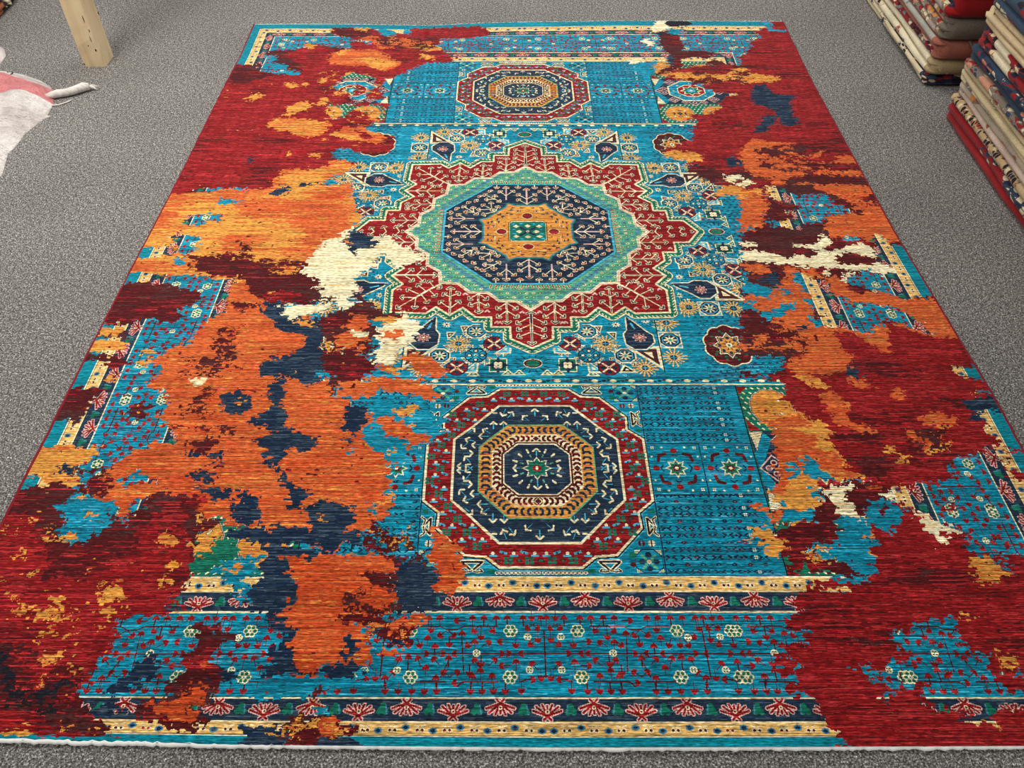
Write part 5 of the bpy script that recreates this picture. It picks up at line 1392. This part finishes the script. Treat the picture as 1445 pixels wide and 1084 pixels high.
# ------------------------------------------------------------------ folded rugs in piles
def rugmat(name,base,accents,amount=.5,cell=28,seed=0,stripe=0,stretch=(1,1,2.2),patch=6.0):
    """plain ground with patches of woven motif; everything follows the rug's own length"""
    t=NT(name,.9,.12); c=t.coord(); mp=t.new('ShaderNodeMapping'); mp.inputs['Location'].default_value=(seed*3.1,seed*1.7,seed*.9); mp.inputs['Scale'].default_value=stretch; t.l(c,mp.inputs[0]); v=mp.outputs[0]
    vo=t.new('ShaderNodeTexVoronoi',Scale=cell,Randomness=.75); vo.distance='CHEBYCHEV'; t.l(v,vo.inputs['Vector'])
    sep=t.new('ShaderNodeSeparateColor'); t.l(vo.outputs['Color'],sep.inputs[0])
    n=len(accents); stops=[(i/n,lin(a)) for i,a in enumerate(accents)]
    mot=t.ramp(sep.outputs[0],stops,'CONSTANT')
    ed=t.new('ShaderNodeTexVoronoi',Scale=cell,Randomness=.75,_feature='DISTANCE_TO_EDGE'); t.l(v,ed.inputs['Vector'])
    mot=t.mix(lin(accents[-1]),mot,t.ramp(ed.outputs[0],[(.05,g3(0)),(.09,g3(1))]))
    pn=t.noise(v,patch,1.5,.5); th=1-amount
    lo_=.28+th*.44
    fac=t.ramp(pn,[(lo_,g3(0)),(lo_+.012,g3(1))])
    fz=t.noise(c,260,3,.6); fb=t.noise(c,9,2,.5)
    g=t.mix(lin(base),t.ramp(fb,[(.3,g3(.82)),(.7,g3(1.12))]),1.0,'MULTIPLY')
    a=t.mix(g,mot,fac)
    a=t.mix(a,t.ramp(fz,[(.3,g3(.72)),(.7,g3(1.22))]),1.0,'MULTIPLY')
    t.col(a); t.bump(fz,.5,.003); t.b.inputs['Sheen Weight'].default_value=.1
    return t.m
def snoise(x,seed):
    return math.sin(x*3.1+seed*1.3)*.5+math.sin(x*7.7+seed*2.9)*.3+math.sin(x*15.3+seed*4.1)*.2
def folded_rug(x0,x1,y0,y1,z0,z1,plies,mats,seed,label,group,face=-1,bulge=.004,rootname='folded_rug'):
    """one rug folded flat: `plies` layers show their folded edges on the side face (x0); the outer layer wraps the ends"""
    root=empty(rootname,((x0+x1)/2,(y0+y1)/2,z0)); tag(root,label,'rug',group)
    th=(z1-z0)/plies
    for p in range(plies):
        vs=[];fs=[];mi=[]
        a0=z0+p*th; r=th/2
        ny=70; nl=9
        off=.006*math.sin(seed*2.3+p*2.1)
        for j in range(ny+1):
            tt=j/ny; y=y0+(y1-y0)*tt
            e0=min(y-y0,y1-y); er=min(1,e0/(r*1.4)); rnd=math.sqrt(max(0,1-(1-er)**2))
            pull=(1-rnd)*r*.8
            rz=(r-.0010)*(.12+.88*rnd)
            cz=a0+r+.0006*snoise(y*3,seed+p*5)
            if z0<.01 and p==0: cz=a0+r
            xs=x0+off+.008*snoise(y*1.1,seed+p*3)+pull*1.5
            ring=[]
            for k in range(nl):
                a=math.pi/2+math.pi*k/(nl-1)
                ring.append((xs+r+math.cos(a)*r,y,cz+math.sin(a)*rz))
            for k in range(5):
                a=-math.pi/2+math.pi*k/4
                ring.append((x1-r+math.cos(a)*r*.5,y,cz+math.sin(a)*rz))
            vs+= [(q[0]-root.location.x,q[1]-root.location.y,q[2]-root.location.z) for q in ring]
        nr=nl+5
        for j in range(ny):
            endf= (j<2 and face==-1) or (j>ny-3 and face==1)
            for k in range(nr):
                fs.append((j*nr+k,(j+1)*nr+k,(j+1)*nr+(k+1)%nr,j*nr+(k+1)%nr))
                mi.append(1 if (endf or k>=nl-1) else 0)
        fs.append([k for k in range(nr)]); fs.append([ny*nr+k for k in range(nr)][::-1]); mi+=[1,1]
        me=bpy.data.meshes.new('fold'); me.from_pydata(vs,[],fs); me.polygons.foreach_set('use_smooth',[True]*len(fs))
        m=mats[min(p,len(mats)-1)]
        o=obj('fold',me,list(m) if isinstance(m,tuple) else [m,m],root)
        me.polygons.foreach_set('material_index',mi)
    return root
def end_wrap(root,x0,x1,yf,z0,z1,mat,seed,d=-1):
    """outer layer folded round the near end of the bundle"""
    r=(z1-z0)/2; cz=(z0+z1)/2; vs=[];fs=[]; nx=40; na=12
    for i in range(nx+1):
        tt=i/nx; x=x0+(x1-x0)*tt
        e=min(1,(x-x0)/(r*1.1)); rn=math.sqrt(max(0.02,1-(1-e)**2))
        for k in range(na+1):
            a=math.pi/2-math.pi*k/na
            depth=(r*.75)*rn+.004*snoise(x*2,seed)
            vs.append((x-root.location.x,yf+d*(depth*max(0,math.cos(a))) - d*.02-root.location.y + (0 if k not in(0,na) else -d*.03),cz+math.sin(a)*(r-.001)*(.94+.06*rn)-root.location.z))
    for i in range(nx):
        for k in range(na): fs.append((i*(na+1)+k,i*(na+1)+k+1,(i+1)*(na+1)+k+1,(i+1)*(na+1)+k))
    for i in (0,nx): fs.append([i*(na+1)+k for k in range(na+1)] if i else [k for k in range(na,-1,-1)])
    me=bpy.data.meshes.new('end_fold'); me.from_pydata(vs,[],fs); me.polygons.foreach_set('use_smooth',[True]*len(fs))
    return obj('end_fold',me,mat,root)
NAVY=(34,38,60);RED=(140,30,34);CREAM=(214,198,162);RUST=(152,84,66);OLIVE=(150,136,98);BLUE=(46,62,82);PINK=(206,172,158);GOLD=(196,128,60);GREYB=(120,110,98);DK=(36,26,30);IV=(226,214,182);TEAL=(110,122,118)
GF='folded rugs in the far pile at the right'
GN='folded rugs in the near pile at the right edge'
m1=rugmat('cream_navy_red_rug',CREAM,[NAVY,RED,DK,NAVY,BLUE,CREAM],.46,34,1,patch=4.5)
m1b=rugmat('navy_red_rug',NAVY,[RED,DK,RED,CREAM,BLUE,NAVY],.75,26,2)
m2=rugmat('ivory_rug',IV,[DK,RUST,NAVY,CREAM],.22,36,3,patch=6)
m2b=rugmat('olive_cream_rug',(172,150,112),[RUST,DK,OLIVE,CREAM],.26,22,4,patch=5)
m3=rugmat('rust_rug',(160,96,80),[RUST,RUST,TEAL],.10,8,5,patch=2.5)
m3a=rugmat('multicolour_rug',CREAM,[RED,DK,CREAM,TEAL,NAVY,RED],.8,40,6)
m4=rugmat('grey_blue_rug',(168,166,154),[TEAL,GREYB,CREAM],.18,18,7)
m4b=rugmat('grey_brown_rug',(112,102,90),[GREYB,(100,90,78),CREAM,RED],.18,16,8,patch=4)
m5=rugmat('orange_grey_rug',(170,150,140),[GOLD,RED,CREAM,(206,120,80),GREYB],.62,34,9)
m6=rugmat('red_rug',(140,22,26),[RED,DK,CREAM,NAVY],.22,24,10,patch=6)
X0,X1=1.752,2.55
YF=3.325; YB=5.1
specs=[
 (0,.046,2,[(m1,m1b),(m1,m1b)],m1b,'navy, red and cream folded rug, lowest of the pile under the olive one'),
 (.046,.113,2,[(m2,m2b),(m2,m2b)],m2b,'ivory folded rug with an olive end, just under the rust-brown one'),
 (.113,.196,3,[(m3a,m3),(m3,m3),(m4,m3)],m3,'rust-brown folded rug with a grey line across its end'),
 (.196,.285,3,[(m5,m4b),(m5,m4b),(m5,m4b)],m4b,'grey-brown folded rug with orange and cream side folds under the red one'),
 (.285,.37,2,[(m5,m6),(m6,m6)],m6,'deep red folded rug with cream motifs, above the grey-brown one'),
 (.37,.45,2,[(m4b,m1b),(m6,m1b)],m1b,'dark folded rug on top of the far pile, at the top edge of the photo')]
for k,(a,b,pl,ms,endm,lab) in enumerate(specs):
    r=folded_rug(X0,X1,YF,YB,a,b,pl,ms,k+1,lab,GF,face=-1)
    end_wrap(r,X0+.012,X1-.01,YF,a+.001,b-.001,endm,k+1)
# the grey line woven across the rust rug's end
LINE=rugmat('grey_line',(120,116,100),[TEAL,GREYB],.1,30,11)
o=tube('woven_line',[(1.875,YF+.006,.196),(1.888,YF-.006,.180),(1.900,YF-.013,.155),(1.905,YF-.011,.130),(1.906,YF-.003,.116)],.010,LINE,8,.25)
o.parent=[q for q in bpy.data.objects if q.get('label','').startswith('rust-brown')][0]; o.location=-Vector(o.parent.location); o['label']='narrow grey woven line'
# near pile
n1m=rugmat('plain_red_rug',(150,34,38),[BLUE,CREAM,RED,NAVY,CREAM],.16,15,21,patch=5)
n1t=rugmat('red_with_motif_rug',(146,30,36),[CREAM,NAVY,RED,CREAM,BLUE],.42,30,22,patch=4)
n2m=rugmat('tan_motif_rug',(190,164,122),[RED,NAVY,CREAM,DK,(178,150,110)],.58,42,23,stretch=(1,1.6,1))
n3m=rugmat('pink_cream_rug',(204,180,162),[CREAM,GREYB,RUST],.13,22,24)
n3n=rugmat('greige_rug',(176,162,140),[GOLD,GREYB,RUST],.16,18,25)
n4m=rugmat('pale_straw_rug',(212,196,156),[TEAL,GREYB,CREAM],.14,26,26)
n4n=rugmat('sand_rug',(190,172,134),[GREYB,OLIVE,CREAM],.12,30,27)
n5m=rugmat('blue_red_rug',BLUE,[RED,CREAM,(200,120,90),RED,NAVY,BLUE],.52,24,28,patch=5)
n5n=rugmat('peach_red_rug',(196,140,112),[RED,CREAM,BLUE,RED,GREYB],.6,30,29)
n6m=rugmat('ivory_red_navy_rug',IV,[RED,NAVY,DK,CREAM,RED],.50,30,30,patch=5)
n7m=rugmat('wheat_rug',(204,182,142),[CREAM,GREYB,(190,150,110)],.25,44,31)
n8m=rugmat('blue_crimson_rug',(54,72,92),[RED,CREAM,DK,RED,BLUE],.55,20,32)
YN=3.085
nspecs=[
 (0,.078,2,[n1m,n1t],'plain red folded rug with a blue and cream motif, lowest of the near pile'),
 (.078,.112,1,[n2m],'tan folded rug with a red and navy motif band, just above the plain red one'),
 (.112,.165,2,[n3m,n3n],'pinkish-cream folded rug between the tan motif rug and the straw-coloured one'),
 (.165,.228,3,[n4m,n4n,n4n],'pale straw-coloured folded rug just under the blue and red one'),
 (.228,.312,3,[n5n,n5m,n5m],'blue, peach and red folded rug in the middle of the near pile'),
 (.312,.385,2,[n6m,n6m],'ivory folded rug with red and navy motifs, above the blue and red one'),
 (.385,.452,3,[n7m,n7m,n7m],'wheat-coloured folded rug under the blue and crimson top rug'),
 (.452,.53,2,[n8m,n8m],'blue and crimson folded rug, topmost seen in the near pile')]
capm=[n1m,n1m,n3n,n4m,n5m,n6m,n7m,n8m]
for k,(a,b,pl,ms,lab) in enumerate(nspecs):
    sh=.012*math.sin(k*1.9)
    ye=YN+.01*math.sin(k*2.3)
    r=folded_rug(X0-.004+.004*math.sin(k*1.3),X1,1.2,ye,a,b,pl,[(m,m) for m in ms],k+20,lab,GN,face=1)
    end_wrap(r,X0+.008,X1-.01,ye,a+.001,b-.001,capm[k],k+30,1)
# corner of another pile, top left
w1=rugmat('black_gold_rug',(16,20,26),[GOLD,IV,DK,(150,84,50),IV,DK],.62,14,41,stretch=(1,1,1))
w2=rugmat('gold_black_rug',(120,84,46),[DK,IV,DK,GOLD,DK],.7,16,43,stretch=(1,1,1))
for k,(a,b,ms,lab) in enumerate([(0,.05,[w1,w1],'black and gold folded rug at the top left corner, lower one'),(.05,.10,[w2,w2],'gold and black folded rug at the top left corner, lying on the black one')]):
    root=folded_rug(-3.2,-2.455,3.80,5.2,a,b,2,[(m,m) for m in ms],k+50,lab,'folded rugs at the top left corner')
    root.rotation_euler=(0,0,math.pi)
